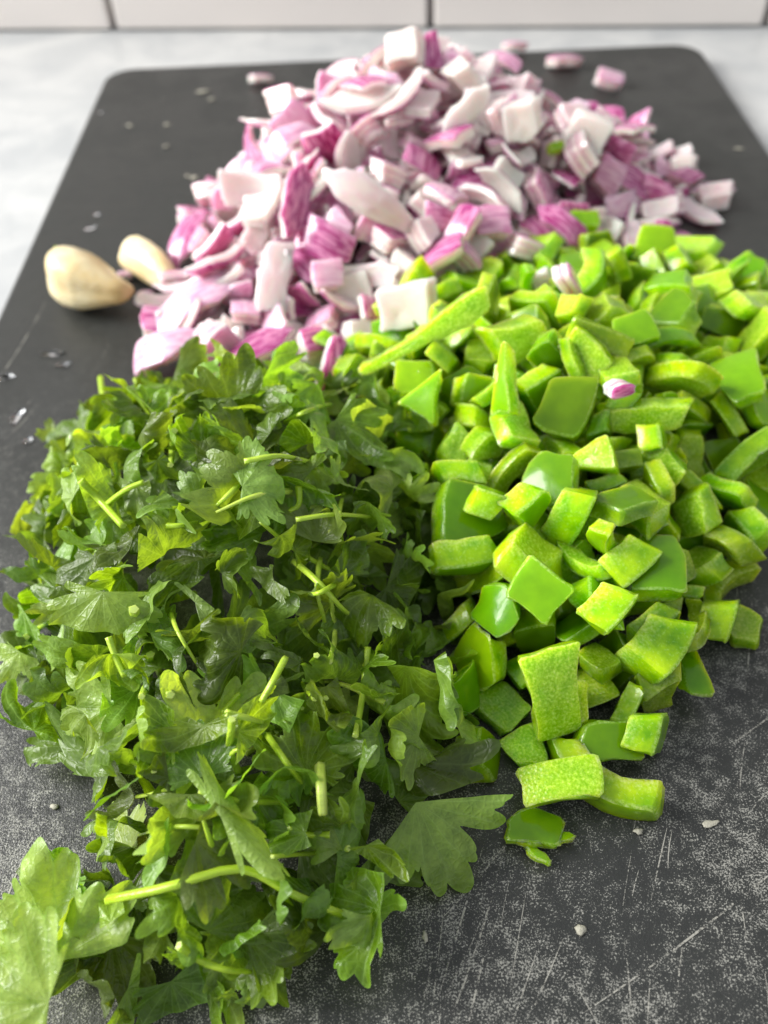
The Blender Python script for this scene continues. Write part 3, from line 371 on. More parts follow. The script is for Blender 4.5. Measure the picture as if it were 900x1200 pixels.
ONION_DATA = "31 112 -350 1930 85 191 11 -31 49;33 110 -135 2273 226 59 3 -88 170;9 114 -350 2479 293 22 15 158 120;17 101 -459 1972 106 35 105 -87 142;6 112 136 2900 498 90 -177 1 -23;31 105 -6 2777 407 18 -199 -3 -14;32 101 -22 2195 146 96 -174 0 -27;18 111 442 2708 360 162 22 102 -53;6 112 684 2650 256 66 -134 -118 61;4 114 -284 2207 159 58 30 181 54;32 95 595 2392 161 73 26 -51 177;28 107 24 2340 225 115 21 112 -118;7 114 -543 2224 73 11 -190 -60 -8;5 110 682 2781 303 22 33 -194 -28;31 104 -602 2618 64 106 35 2 -166;18 103 782 2657 165 36 47 -99 163;3 104 -117 2617 343 101 128 102 -53;28 92 -321 2385 276 20 -197 27 -6;20 111 -53 2584 297 54 -138 48 125;5 89 -130 2161 176 24 -24 43 -192;17 98 326 2828 429 132 -141 -46 -24;32 88 413 2497 239 12 -74 -110 -149;12 115 -149 1959 70 5 85 -134 -122;27 110 202 2192 213 23 -69 1 186;18 94 153 2279 229 56 -173 -69 48;31 95 -448 2288 166 24 -77 164 -83;17 89 1189 2729 38 106 -97 109 87;26 111 -177 2435 297 17 -173 88 -44;33 94 364 2740 363 70 -111 -150 -12;2 114 260 2620 347 178 0 -34 -84;5 110 542 2554 194 137 76 61 108;29 110 -657 2180 32 1 10 4 200;3 93 -214 2743 352 43 67 -103 152;16 107 178 2584 287 142 60 18 126;7 105 115 2705 439 54 -55 180 -41;17 88 68 2515 293 170 -56 21 -86;21 108 852 2612 99 48 -24 93 -169;18 94 12 2661 355 141 -9 -90 -110;2 96 183 2714 409 15 -159 -119 -14;6 86 58 2276 208 65 -51 -14 -181;3 104 -495 2471 98 75 172 18 68;25 112 238 2426 265 165 -1 54 100;5 90 -372 2118 99 145 -23 -7 -136;14 102 955 2585 91 75 -183 -1 -28;21 95 226 2358 216 162 108 41 -21;13 115 -295 1916 36 4 -35 191 -46;5 97 -149 2085 80 128 24 -52 -143;32 90 408 2344 147 1 33 -115 160;18 110 -263 2897 360 20 -15 73 185;33 101 -210 2470 231 47 -18 45 -188;3 109 262 2269 165 54 -176 -66 -44;32 91 350 2459 230 66 38 100 156;27 97 -92 2432 231 110 23 -101 131;27 81 -350 2399 165 64 -66 140 110;19 102 -549 2098 81 72 -76 162 -55;13 102 -435 2230 144 27 191 36 41;31 85 1110 2668 24 5 -180 86 6;28 95 944 2639 99 33 10 -120 156;16 102 -285 2070 103 182 14 -81 13;15 103 297 2584 297 3 -118 -162 -1;15 95 -212 2651 365 191 21 3 57;25 83 834 2739 215 147 96 -72 -63;12 86 -524 1975 19 8 165 -112 -5;26 89 -217 2170 109 87 38 -157 79;32 104 -73 2116 121 12 182 65 -50;18 81 273 2197 194 182 -11 80 -21;19 97 -214 2525 296 68 175 26 63;18 88 1114 2851 35 190 7 6 62;24 96 597 2714 231 97 57 156 57;16 107 -278 2680 297 135 101 -13 -107;2 101 -32 2489 263 58 108 -26 -156;20 86 -408 2197 102 34 76 144 -110;3 86 7 2804 448 96 -17 14 174;9 111 -637 2301 29 1 -199 -19 14;7 111 353 2996 363 19 -53 184 54;15 86 81 2693 297 19 -144 123 62;19 110 -201 2255 160 178 8 -1 -90;16 104 266 2700 371 64 81 171 1;6 103 194 2954 429 187 46 -5 55;29 113 -547 2815 97 184 -78 4 9;9 88 481 2619 275 44 70 -181 -24;12 110 538 2424 130 172 8 16 -100;8 107 375 2567 231 188 65 3 23;9 101 668 2647 165 78 -67 -16 -171;17 93 637 2488 133 145 34 92 -97;14 101 439 2549 258 77 -19 -169 -71;6 114 531 3030 297 50 53 180 49;5 112 -223 2049 33 63 29 -187 -22;26 109 -116 2314 215 167 82 -11 -72;9 115 -361 2824 231 106 129 -35 -104;32 90 -576 2300 87 30 20 192 -40;29 109 106 2187 151 60 -165 -57 -76;1 86 -10 2070 122 145 -43 54 -119;29 105 41 2472 238 180 -77 41 -1;5 89 -548 2514 100 103 -65 -49 151;26 108 933 2736 99 72 -139 -124 -6;5 81 -7 2395 251 68 -37 141 -119;9 102 463 3103 370 60 -10 -5 190;25 100 -110 2728 369 48 153 -115 -31;29 91 -34 2023 73 9 -149 123 50;7 84 463 2819 363 8 0 195 43;27 105 42 3017 418 163 -21 -85 -77;16 112 371 2419 184 49 185 -11 -58;13 110 127 2738 363 3 -128 152 -21;20 113 848 2429 66 16 135 -146 -13;26 104 880 2789 261 58 -19 38 187;13 89 778 2508 77 54 -165 87 -46;12 84 -304 2310 161 9 189 13 64;7 96 -107 2892 363 13 -86 75 164;12 104 -614 2379 44 175 -97 -7 13;26 85 -233 2379 165 133 112 84 -53;5 101 180 2442 223 59 -41 -186 12;2 94 604 2838 257 42 -48 -88 -168;18 81 1139 2933 41 131 -90 84 88;9 82 -319 2568 297 189 1 -14 65;8 89 511 2720 270 171 -49 36 83;2 88 220 2837 429 28 187 30 -58;17 83 164 2669 297 28 -88 144 104;18 99 325 2694 297 79 90 -72 -143;31 102 910 2887 165 151 34 -127 0;33 83 -508 2186 33 9 -94 173 -32;31 86 1064 2950 39 161 40 51 100;16 88 1084 3091 28 41 156 114 29;33 86 806 2884 253 96 -100 8 -143;17 89 -354 2278 99 80 13 16 182;32 80 70 2859 429 143 114 -50 -63;4 95 -464 2665 165 93 85 138 -71;20 90 -258 2215 33 42 -17 -177 -81;33 113 -55 3221 312 175 -76 -35 -48;28 113 540 2661 165 113 142 -71 46;9 93 276 2598 231 66 107 135 -77;24 93 -113 2980 361 171 92 47 -5;0 82 -248 2123 99 140 -18 -129 58;24 95 -16 2404 99 181 -30 -77 22;29 85 709 2531 94 49 -5 -93 -170;4 104 627 2802 231 136 -95 -34 -106;33 94 883 2793 205 93 -33 68 160;25 93 86 2495 189 72 47 180 15;22 100 408 2649 297 199 -12 2 20;26 108 -154 2527 297 41 91 -45 -167;16 86 454 2974 332 101 -61 -77 -142;7 97 206 3059 429 94 -168 -53 12;1 84 184 2521 237 66 -47 -108 -148;3 90 -476 2777 33 155 -117 34 35;27 87 1154 3035 32 38 151 120 37;5 99 -597 2768 46 164 -41 -5 -107;33 95 -194 2649 297 80 -90 116 -110;16 105 390 2510 165 20 -89 -70 -164;32 107 667 3062 236 49 55 24 184;20 107 962 2568 33 9 68 -161 96;19 108 -405 2604 99 97 164 -42 46;30 95 37 2721 231 131 20 -88 122;29 82 296 2904 430 168 101 -11 -39;8 90 484 2542 159 112 51 -75 -139;19 91 593 2962 254 73 102 -79 -135;7 84 859 2752 165 194 -2 -45 -19;29 104 930 3222 85 3 -37 -58 188;29 88 -443 2986 87 71 58 54 -169;5 88 -367 2363 99 35 -47 67 179;5 85 -183 1987 52 158 104 66 -1;19 108 735 2885 221 174 23 -26 -93;33 114 -62 2055 37 191 43 7 41;19 109 66 2073 75 93 -98 -147 7;27 89 275 2418 176 21 -5 -198 18;7 98 -489 2671 33 27 156 88 -85;17 114 997 2681 33 68 176 64 -11;17 97 -281 2774 288 84 85 144 -71;19 111 -282 2843 321 3 3 194 -47;18 113 -272 2476 99 71 -185 -25 16;4 88 35 2270 165 54 89 -171 2;32 96 150 2418 165 99 -46 -111 125;24 89 -111 2586 231 175 -11 72 -63;26 97 409 2674 231 144 -50 -50 120;30 87 330 2957 429 18 -132 130 -73;28 105 505 2806 231 161 26 66 -95;4 103 -185 3018 333 10 72 183 -35;0 100 462 2485 100 38 -157 -106 52;32 85 284 2500 165 190 61 10 3;35 95 226 2203 150 92 -159 80 7;27 93 218 2794 297 170 -18 -31 -99;24 90 247 2879 363 5 12 -74 -185;32 85 -357 2184 33 112 67 27 149;31 103 -94 2179 33 34 -16 -193 36;33 96 863 2566 33 124 -67 -135 42;33 87 -255 2675 231 88 -27 -59 -167;33 109 -60 3085 327 114 -139 21 -84;13 91 -312 1981 37 24 57 186 -39;35 84 272 2463 202 21 152 -129 3;22 88 207 2732 363 64 7 156 -107;15 111 -443 2016 59 10 -197 -14 -28;14 115 682 2473 62 172 99 -11 21;5 86 137 2582 231 35 157 -108 52;21 90 69 2816 297 4 84 149 104;34 107 1082 2772 30 155 118 36 25;17 108 657 2752 165 78 14 106 150;23 89 650 2688 203 84 -30 -81 -159;13 82 -37 2206 61 179 76 -2 -48;14 102 -435 2511 42 85 -138 112 -33;31 100 106 2812 231 56 -12 189 29;7 88 332 2926 297 76 184 16 17;16 90 367 2895 363 50 121 119 93;15 109 -245 2275 99 90 143 86 64;8 106 371 2496 99 144 -24 51 127;25 101 774 2969 198 110 45 -89 134;7 114 874 2981 163 97 -135 -59 94;3 81 705 2948 253 40 50 -7 -189;9 85 -50 2786 332 87 109 60 130;10 88 125 2621 264 50 -190 -35 -14;29 98 549 2529 95 71 -107 -74 -135;14 93 932 2481 51 150 66 -55 100;34 111 695 2626 99 103 45 -127 -106;14 101 -55 2683 297 29 -17 -158 -117;11 84 798 2768 20 32 84 179 10;4 113 -212 2296 33 83 -5 96 155;12 83 1007 2947 47 155 -41 86 -83;2 106 -330 2436 231 105 8 -18 -169;3 103 -79 2809 297 185 20 74 1;17 103 451 3069 297 133 29 -124 78;16 110 493 2876 333 194 2 -1 49;2 107 -335 2081 33 190 -33 18 52;29 94 -273 2652 99 140 86 41 -106;32 113 408 2757 165 75 81 48 160;6 84 636 3165 205 62 56 -181 13;1 94 -167 3013 297 107 -34 -22 -164;7 86 146 2298 165 84 -125 -127 34;17 96 -508 2357 63 20 68 116 -146;8 87 252 2693 231 42 62 184 -23;12 83 16 2777 363 78 21 -16 -182;3 90 37 2588 231 99 18 118 126;35 87 -364 2692 231 25 -179 -7 86;33 81 720 2909 33 23 113 -33 160;17 107 585 2625 99 187 30 46 46;13 112 28 2273 40 38 100 -168 18;3 115 -116 2415 165 69 -132 33 -129;16 91 -339 2536 165 36 89 -139 -107;27 110 261 2765 165 61 152 -87 75;25 84 -116 2686 231 12 141 43 -135;32 96 731 2780 189 117 -70 74 126;0 87 -32 2988 363 102 -108 134 3;26 115 333 3125 363 137 -32 132 54;10 93 235 3021 442 84 150 34 -97;8 89 725 2673 33 125 -145 30 48;2 113 843 2659 33 69 -51 -126 -130;26 88 1004 2502 15 102 -5 -1 172;0 111 778 2874 165 0 62 104 -159;17 83 224 3004 363 102 -57 26 -160;24 87 415 2765 275 157 80 -93 -13;9 111 -168 2822 297 98 91 139 -52;30 105 -382 2311 33 131 -31 -148 -10;1 113 876 2803 33 93 42 -45 -166;30 109 1009 2793 33 85 144 0 109;3 82 363 2382 99 189 22 56 -24;5 105 617 2765 99 112 -132 -96 29;33 101 294 2905 165 39 60 90 -163;30 113 420 3164 297 54 0 22 -191;10 90 547 2986 213 127 94 -115 -43;19 93 94 2959 429 23 -182 -34 -71;21 109 -499 2089 33 79 133 123 -30;29 87 -9 2438 33 139 -62 -76 105;15 101 738 2784 33 98 138 96 45;4 110 -527 2934 43 2 -63 -14 -189;25 85 946 2894 99 27 -130 79 127;32 88 640 2872 165 25 -35 62 185;25 92 130 2726 231 71 -69 172 27;2 113 268 2957 231 102 -62 148 -62;16 89 205 2569 185 80 77 153 67;11 89 788 2713 194 146 -93 -13 -99;26 84 -459 2288 33 111 -74 110 101;32 103 -109 2447 33 22 154 110 -60;20 111 714 3105 99 103 -1 -142 96;5 103 47 2394 165 64 81 -53 163;5 88 -199 2519 165 150 87 -33 94;11 99 775 2771 165 89 -55 151 -80;25 105 -222 2833 231 31 102 164 43;7 85 255 2825 231 37 -26 -160 -111;16 107 137 3000 363 108 -149 65 -44;34 93 300 3086 403 170 94 -48 0;15 104 838 2901 33 94 100 -125 75;18 108 91 2530 99 85 69 -82 -146;8 97 -253 2879 99 38 104 34 163;13 97 301 3136 165 183 44 -61 -29;13 85 484 2690 231 189 -7 5 -66;14 96 364 2826 231 25 -122 -23 -155;21 98 614 2948 198 12 133 139 52;31 93 -377 3064 108 47 20 49 -187;31 114 11 3355 235 55 67 144 -108;30 95 -481 2439 33 86 160 4 -84;16 83 5 2585 33 48 22 -31 -190;32 102 1025 3205 38 135 44 -57 -129;30 104 -125 2264 99 76 -103 147 -43;18 110 210 2508 99 120 107 18 117;19 110 -116 2751 99 132 145 -7 -38;14 102 837 2723 99 165 -81 -37 70;9 84 368 3229 99 82 146 88 -65;16 101 253 2417 143 115 15 35 159;5 105 513 2749 165 149 40 -42 -120;28 107 -343 2592 231 163 -62 -91 -38;20 108 315 2771 297 72 -32 173 -62;7 86 459 2794 297 2 179 -62 63;32 95 316 3064 297 123 108 -114 -10;25 95 772 2468 25 15 -186 70 -15;28 96 1003 3050 33 87 -115 39 -133;7 81 224 2290 99 121 86 -69 115;14 94 -407 2729 99 105 -72 46 147;13 115 700 2775 99 164 -68 69 -61;19 108 350 2889 99 61 -73 44 170;32 103 143 2535 165 152 40 -30 -120;28 105 14 2672 165 24 -90 121 -129;18 98 427 2629 165 43 -33 116 -154;9 81 398 2917 165 113 110 101 70;25 105 550 3126 165 31 -2 -11 197;20 82 -490 2838 18 198 26 1 1;16 84 162 3041 231 136 140 -33 -28;5 112 233 3089 231 43 62 51 178;17 85 368 3074 231 179 -28 80 -26;32 100 271 3165 231 29 0 -194 40;25 82 -50 2934 297 31 173 69 -67;22 106 209 2899 297 186 -20 -68 -20;21 106 7 2857 363 72 -156 96 -34;1 96 41 3176 325 88 178 25 6;25 112 176 2178 68 133 22 35 -144;34 105 -132 2320 33 56 98 -113 120;27 81 -360 2547 33 28 -25 -170 -99;32 85 367 2533 33 15 -134 -35 -144;32 104 118 2695 33 132 25 -136 58;20 92 353 2659 33 172 19 -68 73;5 95 -346 3022 33 127 -131 -44 69;9 91 -412 3137 26 24 -174 96 8;17 89 119 2374 99 169 6 94 51;19 89 472 2377 59 47 89 97 143;9 108 -10 2641 99 67 -81 67 -156;9 92 133 2627 99 40 173 46 -79;16 107 611 2854 99 12 125 -147 -52;30 104 817 2881 99 100 -58 -155 51;5 114 468 3006 99 28 104 144 -87;5 113 -24 3253 99 59 39 -165 -89;11 104 143 2066 43 104 -6 -132 -108;18 90 167 2666 165 25 138 130 59;27 93 -464 2936 43 39 -79 -174 43;13 89 -199 2868 165 70 21 12 186;14 96 47 2902 165 58 -177 -57 47;33 104 261 3045 165 120 105 103 -61;8 115 384 3039 165 19 -17 -29 -196;29 89 -13 2476 160 124 -41 89 -123;13 81 722 2690 177 96 -108 -27 135;24 101 20 2942 231 93 -177 -3 0;8 107 124 2967 231 52 -155 49 105;12 91 73 2917 297 111 4 46 160;31 84 33 2167 33 135 -60 50 125;35 87 99 2167 33 62 99 -151 60;35 100 -6 2330 33 114 -142 -40 72;7 84 113 2339 33 71 -100 -109 115;20 97 220 2299 33 127 107 59 95;29 82 400 2342 33 23 -199 -3 1;16 95 -352 2465 33 127 18 -102 115;34 85 -255 2467 33 13 -190 22 58;5 93 135 2411 33 118 68 -115 91;6 100 246 2420 33 102 -11 170 -24;32 93 392 2415 33 45 -13 56 -186;30 113 535 2424 57 75 110 -43 143;35 84 588 2467 33 104 -68 -96 124;34 93 864 2414 15 161 -2 1 -119;28 112 -486 2577 33 49 123 -39 144;33 102 -212 2559 33 120 -117 91 -60;4 81 -125 2560 33 6 -51 -33 -190;15 105 131 2536 33 98 -130 -79 -85;32 112 256 2564 33 131 27 24 -147;33 110 515 2532 33 9 71 -187 4;8 112 616 2585 33 105 26 27 166;2 88 758 2565 33 161 114 7 34;12 101 -368 2691 33 38 7 193 34;19 95 -232 2673 33 150 89 -78 -58;5 95 -104 2689 33 27 -11 187 66;8 101 10 2687 33 136 -40 -6 -141;3 85 276 2678 33 153 120 2 46;14 100 488 2685 33 90 -55 -82 149;13 85 616 2664 33 199 -11 -4 14;30 80 -334 2788 33 45 -78 -178 -20;1 93 -216 2806 33 48 77 34 -175;13 83 -124 2799 33 37 -112 -107 -120;18 89 36 2805 33 165 -57 -56 -80;26 96 103 2806 33 101 20 -81 151;29 84 241 2776 33 34 -123 -154 -8;10 103 350 2775 33 19 57 -184 -49;6 97 510 2817 33 161 -69 -46 -84;34 108 644 2796 33 31 108 -52 -157;4 84 -366 2928 33 152 -82 89 49;14 87 -229 2919 33 85 -126 -81 101;1 101 -110 2953 33 131 39 55 135;9 81 32 2935 33 19 134 132 -67;9 102 135 2948 33 63 137 -85 -101;33 87 221 2923 33 97 -167 -8 -51;27 90 371 2945 33 40 -108 137 -89;11 83 471 2897 33 74 114 2 146;29 97 600 2915 33 101 95 28 141;16 106 970 2952 33 156 27 104 66;6 85 -251 3050 33 35 37 -29 -191;11 104 -123 3032 33 3 122 -25 157;33 106 35 3050 33 67 186 -7 -29;22 102 122 3053 33 8 -25 -194 40;11 106 247 3041 33 97 44 169 -5;9 97 356 3053 33 13 173 -51 86;10 104 502 3055 33 91 -119 -122 51;15 83 590 3063 33 57 -143 119 -46;2 93 752 3045 33 52 61 -46 -178;13 81 888 3066 33 102 -63 -142 -73;15 109 -239 3180 33 20 -20 -175 -93;27 97 -102 3173 33 101 123 113 44;27 80 0 3184 33 164 96 -58 -22;6 112 122 3158 33 2 -61 -149 -118;1 91 260 3186 33 198 15 -17 16;5 111 357 3152 33 3 39 -103 167;8 105 510 3194 33 175 67 31 -61;18 86 609 3153 33 57 -64 -179 22;35 102 716 3192 33 88 157 -43 76;21 81 847 3179 33 67 37 -165 -83;8 90 -267 3334 21 7 29 -198 1;15 110 -98 3293 33 174 24 -53 79;6 103 27 3277 33 10 -90 152 -94;20 107 118 3294 33 76 -108 -132 71;0 81 237 3286 33 107 -136 97 -21;32 101 361 3285 33 109 -35 -149 69;17 88 476 3279 33 71 -152 -78 -75;7 95 614 3288 27 7 64 -189 9;20 103 852 3269 34 173 -65 -32 69;25 112 -140 3428 27 3 167 -110 10;16 101 22 3428 33 113 -136 49 80;3 95 99 3443 33 79 120 138 18;12 98 258 3433 33 24 -176 64 -66;18 99 396 3468 39 14 -169 -107 -2;20 90 540 3431 20 168 23 -14 -105;22 81 -24 2222 27 41 115 -90 -131;1 80 -17 2289 99 34 -48 185 -50;23 86 93 2233 99 32 69 181 37;18 92 -247 2408 99 74 -8 -170 74;15 85 -135 2405 99 63 -100 -69 146;4 107 236 2357 99 124 54 -129 -72;27 105 -363 2509 99 19 133 49 -140;2 114 -144 2530 99 167 106 -30 -7;23 86 -24 2513 99 1 -26 22 -197;30 110 -146 2619 99 72 123 112 -84;2 96 240 2628 99 129 122 41 82;13 110 354 2608 99 63 110 155 -11;35 101 479 2651 99 4 64 -98 -162;33 107 -241 2776 99 46 35 53 184;20 90 11 2720 99 73 141 -57 108;6 83 110 2776 99 6 -29 92 -175;23 108 211 2737 99 6 181 28 81;4 94 374 2776 99 26 -55 -62 -180;15 104 461 2770 99 97 -39 -117 123;25 100 -372 2898 99 74 112 31 145;1 92 -163 2889 99 7 -154 17 -127;11 102 -15 2874 99 13 41 -195 -7;12 113 99 2867 99 20 -117 -82 139;20 83 241 2859 99 0 -50 -183 -64;20 114 492 2899 99 135 -114 -21 92;19 93 724 2891 99 64 160 93 41;28 92 -276 2990 99 121 -114 -38 -105;30 93 -121 2982 99 87 157 88 -9;29 95 -21 2989 99 125 137 55 -51;21 80 123 2993 99 149 104 54 -63;3 107 205 2971 99 128 -64 -108 89;2 109 340 2990 99 10 -158 -116 38;10 87 588 2989 99 22 -36 158 -115;20 90 725 2970 99 68 156 81 67;29 85 811 2962 99 39 -129 -142 40;12 83 -240 3126 99 47 2 -187 -53;7 81 -151 3125 99 139 -101 -42 94;11 107 -32 3126 99 51 -190 7 -35;14 91 77 3108 99 39 87 166 58;12 111 251 3117 99 39 -67 177 -51;6 90 325 3140 99 125 -23 140 65;14 107 498 3111 99 86 -67 149 -77;8 113 572 3091 99 95 118 29 127;5 111 855 3097 99 90 -81 -61 -147;16 84 943 3200 20 21 -20 -4 198;29 85 -299 3238 25 143 -4 -10 -140;27 91 -148 3206 99 8 11 -41 -195;33 93 135 3246 99 57 32 -155 -108;25 96 220 3210 99 99 -161 -42 -50;6 85 490 3223 99 36 141 58 -124;19 81 592 3217 99 70 -17 171 -75;18 100 740 3274 46 12 45 194 13;29 88 -6 3338 99 32 -86 -80 159;1 97 89 3376 99 134 -64 98 -92;32 98 219 3336 99 162 -95 -23 67;3 112 322 3355 99 162 -38 78 -81;21 88 474 3433 35 147 -11 -23 133;13 95 389 2301 79 179 63 31 53;4 96 -85 2521 165 29 125 75 134;10 92 13 2558 165 54 -179 69 -17;11 87 -315 2633 165 24 103 27 -167;12 97 -240 2668 165 2 -177 -81 46;5 91 -83 2672 165 59 145 -87 -88;27 91 277 2649 165 26 66 -168 81;14 98 -440 2753 165 125 129 -85 22;22 100 -326 2792 165 26 -119 -139 -77;33 90 -219 2781 165 40 -88 48 168;31 96 -60 2745 165 73 167 -38 -72;19 88 64 2754 165 84 -93 -146 -54;17 92 168 2756 165 34 -101 141 -94;30 104 -319 2922 165 97 44 89 -144;11 102 -74 2869 165 15 -138 -144 -4;28 107 169 2916 165 147 95 -95 -22;4 100 529 2890 165 176 -25 -85 35;26 85 -184 3029 165 107 31 94 -137;25 99 -90 3047 165 179 71 53 -2;31 93 55 3023 165 61 -151 35 111;20 87 155 3019 165 70 66 38 -171;15 107 507 3002 165 113 10 127 105;5 107 630 3027 165 56 111 148 50;27 90 786 3023 165 104 -131 -74 -80;25 94 895 2999 62 166 -41 -96 -42;25 89 -183 3139 165 40 40 -95 -167;13 95 -118 3121 165 52 110 158 12;12 82 47 3152 165 147 -77 -73 85;15 113 148 3130 165 138 -28 32 139;30 93 405 3158 165 83 -103 109 -103;20 84 656 3218 78 114 -20 -158 -41;16 101 751 3169 75 84 -42 56 -167;35 93 899 3147 31 26 101 163 52;28 81 -173 3266 35 34 -25 -26 194;21 114 -94 3291 165 70 -83 -164 34;12 94 19 3245 165 51 17 53 -185;20 93 155 3266 165 103 -131 -10 -109;16 81 282 3293 165 51 35 177 70;29 84 384 3258 165 172 11 69 -75;7 97 14 3409 128 124 -127 60 -71;4 92 156 3356 165 92 -1 0 -178;34 96 325 3525 16 164 -2 -2 114;33 86 404 3418 95 12 42 -195 -5;22 92 -274 2148 25 131 128 70 40;35 96 197 2114 76 13 -75 168 78;10 83 282 2338 23 95 -77 -76 -138;19 83 -239 2563 231 69 -30 113 -147;4 108 -98 2833 231 77 99 1 156;20 91 -15 2839 231 50 -132 58 -130;29 92 -210 2966 231 85 -120 -92 100;5 107 -134 2946 231 55 -173 85 1;19 84 398 2928 231 147 76 -26 110;9 97 491 2925 231 59 111 123 -95;14 90 -334 3135 29 156 -85 48 -77;15 86 -103 3074 231 76 -19 -78 167;26 98 5 3067 231 77 112 -145 24;12 103 522 3095 231 2 31 -11 -197;32 102 788 3155 136 32 36 -164 104;7 86 957 3103 66 46 -87 129 -116;25 95 -265 3255 71 166 -29 -19 -105;24 96 -129 3186 231 82 131 -34 -122;24 95 36 3162 231 7 -123 58 147;5 104 115 3186 231 33 -68 -183 26;27 85 372 3212 231 81 -78 -163 -25;29 110 442 3358 75 123 -30 -100 -118;12 105 -51 3243 218 136 95 13 -111;31 99 22 3281 231 79 -27 79 164;8 90 123 3281 231 26 127 141 56;25 98 237 3312 231 64 107 -38 152;23 110 429 2550 144 13 165 -56 98;16 89 -385 2821 40 157 -66 -70 -79;14 92 694 2813 242 144 -81 -91 67;14 114 -147 2928 297 26 28 185 67;13 113 426 2898 297 198 21 1 20;27 84 -85 3038 297 27 78 145 110;28 101 93 3038 297 16 194 45 -3;11 87 162 3043 297 166 -39 35 -98;21 82 -208 3292 81 9 -90 -152 93;12 93 -64 3178 297 169 -59 42 79;11 93 72 3141 297 158 73 -98 0;15 104 180 3174 297 56 -179 63 -26;21 81 305 3151 297 34 -70 44 179;33 99 -80 3468 49 191 -14 43 41;3 92 268 3299 260 134 115 18 92;22 111 -426 2666 51 32 -36 3 -194;16 92 66 2655 115 122 156 13 27;14 101 653 2887 247 53 51 181 41;9 82 -242 2933 300 82 -152 101 -1;24 100 117 2861 363 73 27 126 134;34 97 -248 3120 15 3 9 -200 -1;26 82 126 3099 363 103 51 83 141;8 108 264 3108 363 69 31 -167 -80;15 90 658 3351 104 37 156 115 -30;22 113 241 3220 279 49 155 67 95;29 111 321 3273 245 9 -110 82 -145;5 86 544 3341 36 35 -180 -79 -12;14 84 -302 3158 75 182 -80 -23 -3;33 98 51 3501 66 182 64 -49 18;21 82 293 3037 384 85 146 105 -20;11 95 48 3106 245 44 -54 -148 -115;22 91 274 3209 262 4 108 -19 -167;19 111 270 3501 73 152 -57 16 116;12 98 52 3066 331 12 57 -190 24;32 104 -463 3064 41 14 -181 -72 -42;32 84 165 3268 282 26 -181 78 -25;18 93 568 3303 95 83 42 24 175"
def rows(s): return [[int(a) for a in r.split()] for r in s.split(';') if r.strip()]

# ------------------------------------------------------------------ the setting
def box(name, x0, x1, y0, y1, z0, z1, mat, bev=0.0, seg=3):
    import bmesh
    bm = bmesh.new(); bmesh.ops.create_cube(bm, size=1)
    for v in bm.verts: v.co = ((x0 + x1) / 2 + v.co.x * (x1 - x0), (y0 + y1) / 2 + v.co.y * (y1 - y0), (z0 + z1) / 2 + v.co.z * (z1 - z0))
    if bev: bmesh.ops.bevel(bm, geom=bm.edges[:], offset=bev, segments=seg, affect='EDGES', profile=0.5)
    me = bpy.data.meshes.new(name); bm.to_mesh(me); bm.free(); me.materials.append(mat)
    return me

counter = put('countertop', box('countertop', -0.75, 0.75, -0.16, 0.62, -0.036, -0.0066, M_COUNTER))
tag(counter, 'pale grey white stone countertop under the board', kind='structure')

WY, WD = -0.1175, 2.9081 * 0.16
wall = bpy.data.objects.new('wall', box('wall', -0.75, 0.75, 0.0045, 0.03, -0.0068, 0.388, M_GROUT)); COL.objects.link(wall)
wall.rotation_euler = (0, 0, WY); wall.location = (-math.sin(WY) * WD, math.cos(WY) * WD, 0); tag(wall, 'tiled wall behind the countertop', kind='structure')
JU = [-0.1807, -0.0193, 0.1414]; PT = 0.1611; GAP = 0.0036
tme = box('tile', -PT / 2 + GAP / 2, PT / 2 - GAP / 2, -0.002, 0.006, 0, 0.0745, M_TILE, 0.0012)
for r in range(5):
    for k in range(-4, 4):
        u = JU[1] + PT * (k + 0.5 + 0.5 * (r % 2)); put('tile', tme, wall, (u, 0, -0.0056 + r * 0.0781))

def rounded_plate(name, x0, x1, y0, y1, z0, z1, rad, mat, bev=0.0012):
    loops = []; seg = 12
    cs = [(x1 - rad, y1 - rad, 0), (x0 + rad, y1 - rad, 90), (x0 + rad, y0 + rad, 180), (x1 - rad, y0 + rad, 270)]
    def loop(ins, z):
        L = []
        for cx, cy, a0 in cs:
            for k in range(seg + 1):
                a = math.radians(a0 + 90 * k / seg); L.append((cx + (rad - ins) * math.cos(a), cy + (rad - ins) * math.sin(a), z))
        return L
    P = [(bev, z0), (0, z0 + bev), (0, z1 - bev), (bev * 0.3, z1 - bev * 0.3), (bev, z1)]
    V = []; [V.extend(loop(i, z)) for i, z in P]; n = 4 * (seg + 1); F = []
    for r in range(len(P) - 1):
        for j in range(n): F.append((r * n + j, r * n + (j + 1) % n, (r + 1) * n + (j + 1) % n, (r + 1) * n + j))
    F.append(tuple(range(n))[::-1]); F.append(tuple((len(P) - 1) * n + j for j in range(n)))
    return mesh(name, V, F, mat, smooth=False)

BY = -0.0151; BX0, BHW, BFAR = 0.01235, 0.1337, 0.4154
board = put('cutting_board', rounded_plate('cutting_board', BX0 - BHW, BX0 + BHW, -0.03, BFAR, -0.0064, 0.0, 0.0125, M_BOARD))
board.rotation_euler = (0, 0, BY); tag(board, 'dark charcoal cutting board with rounded corners and pale knife scratches', 'cutting board')

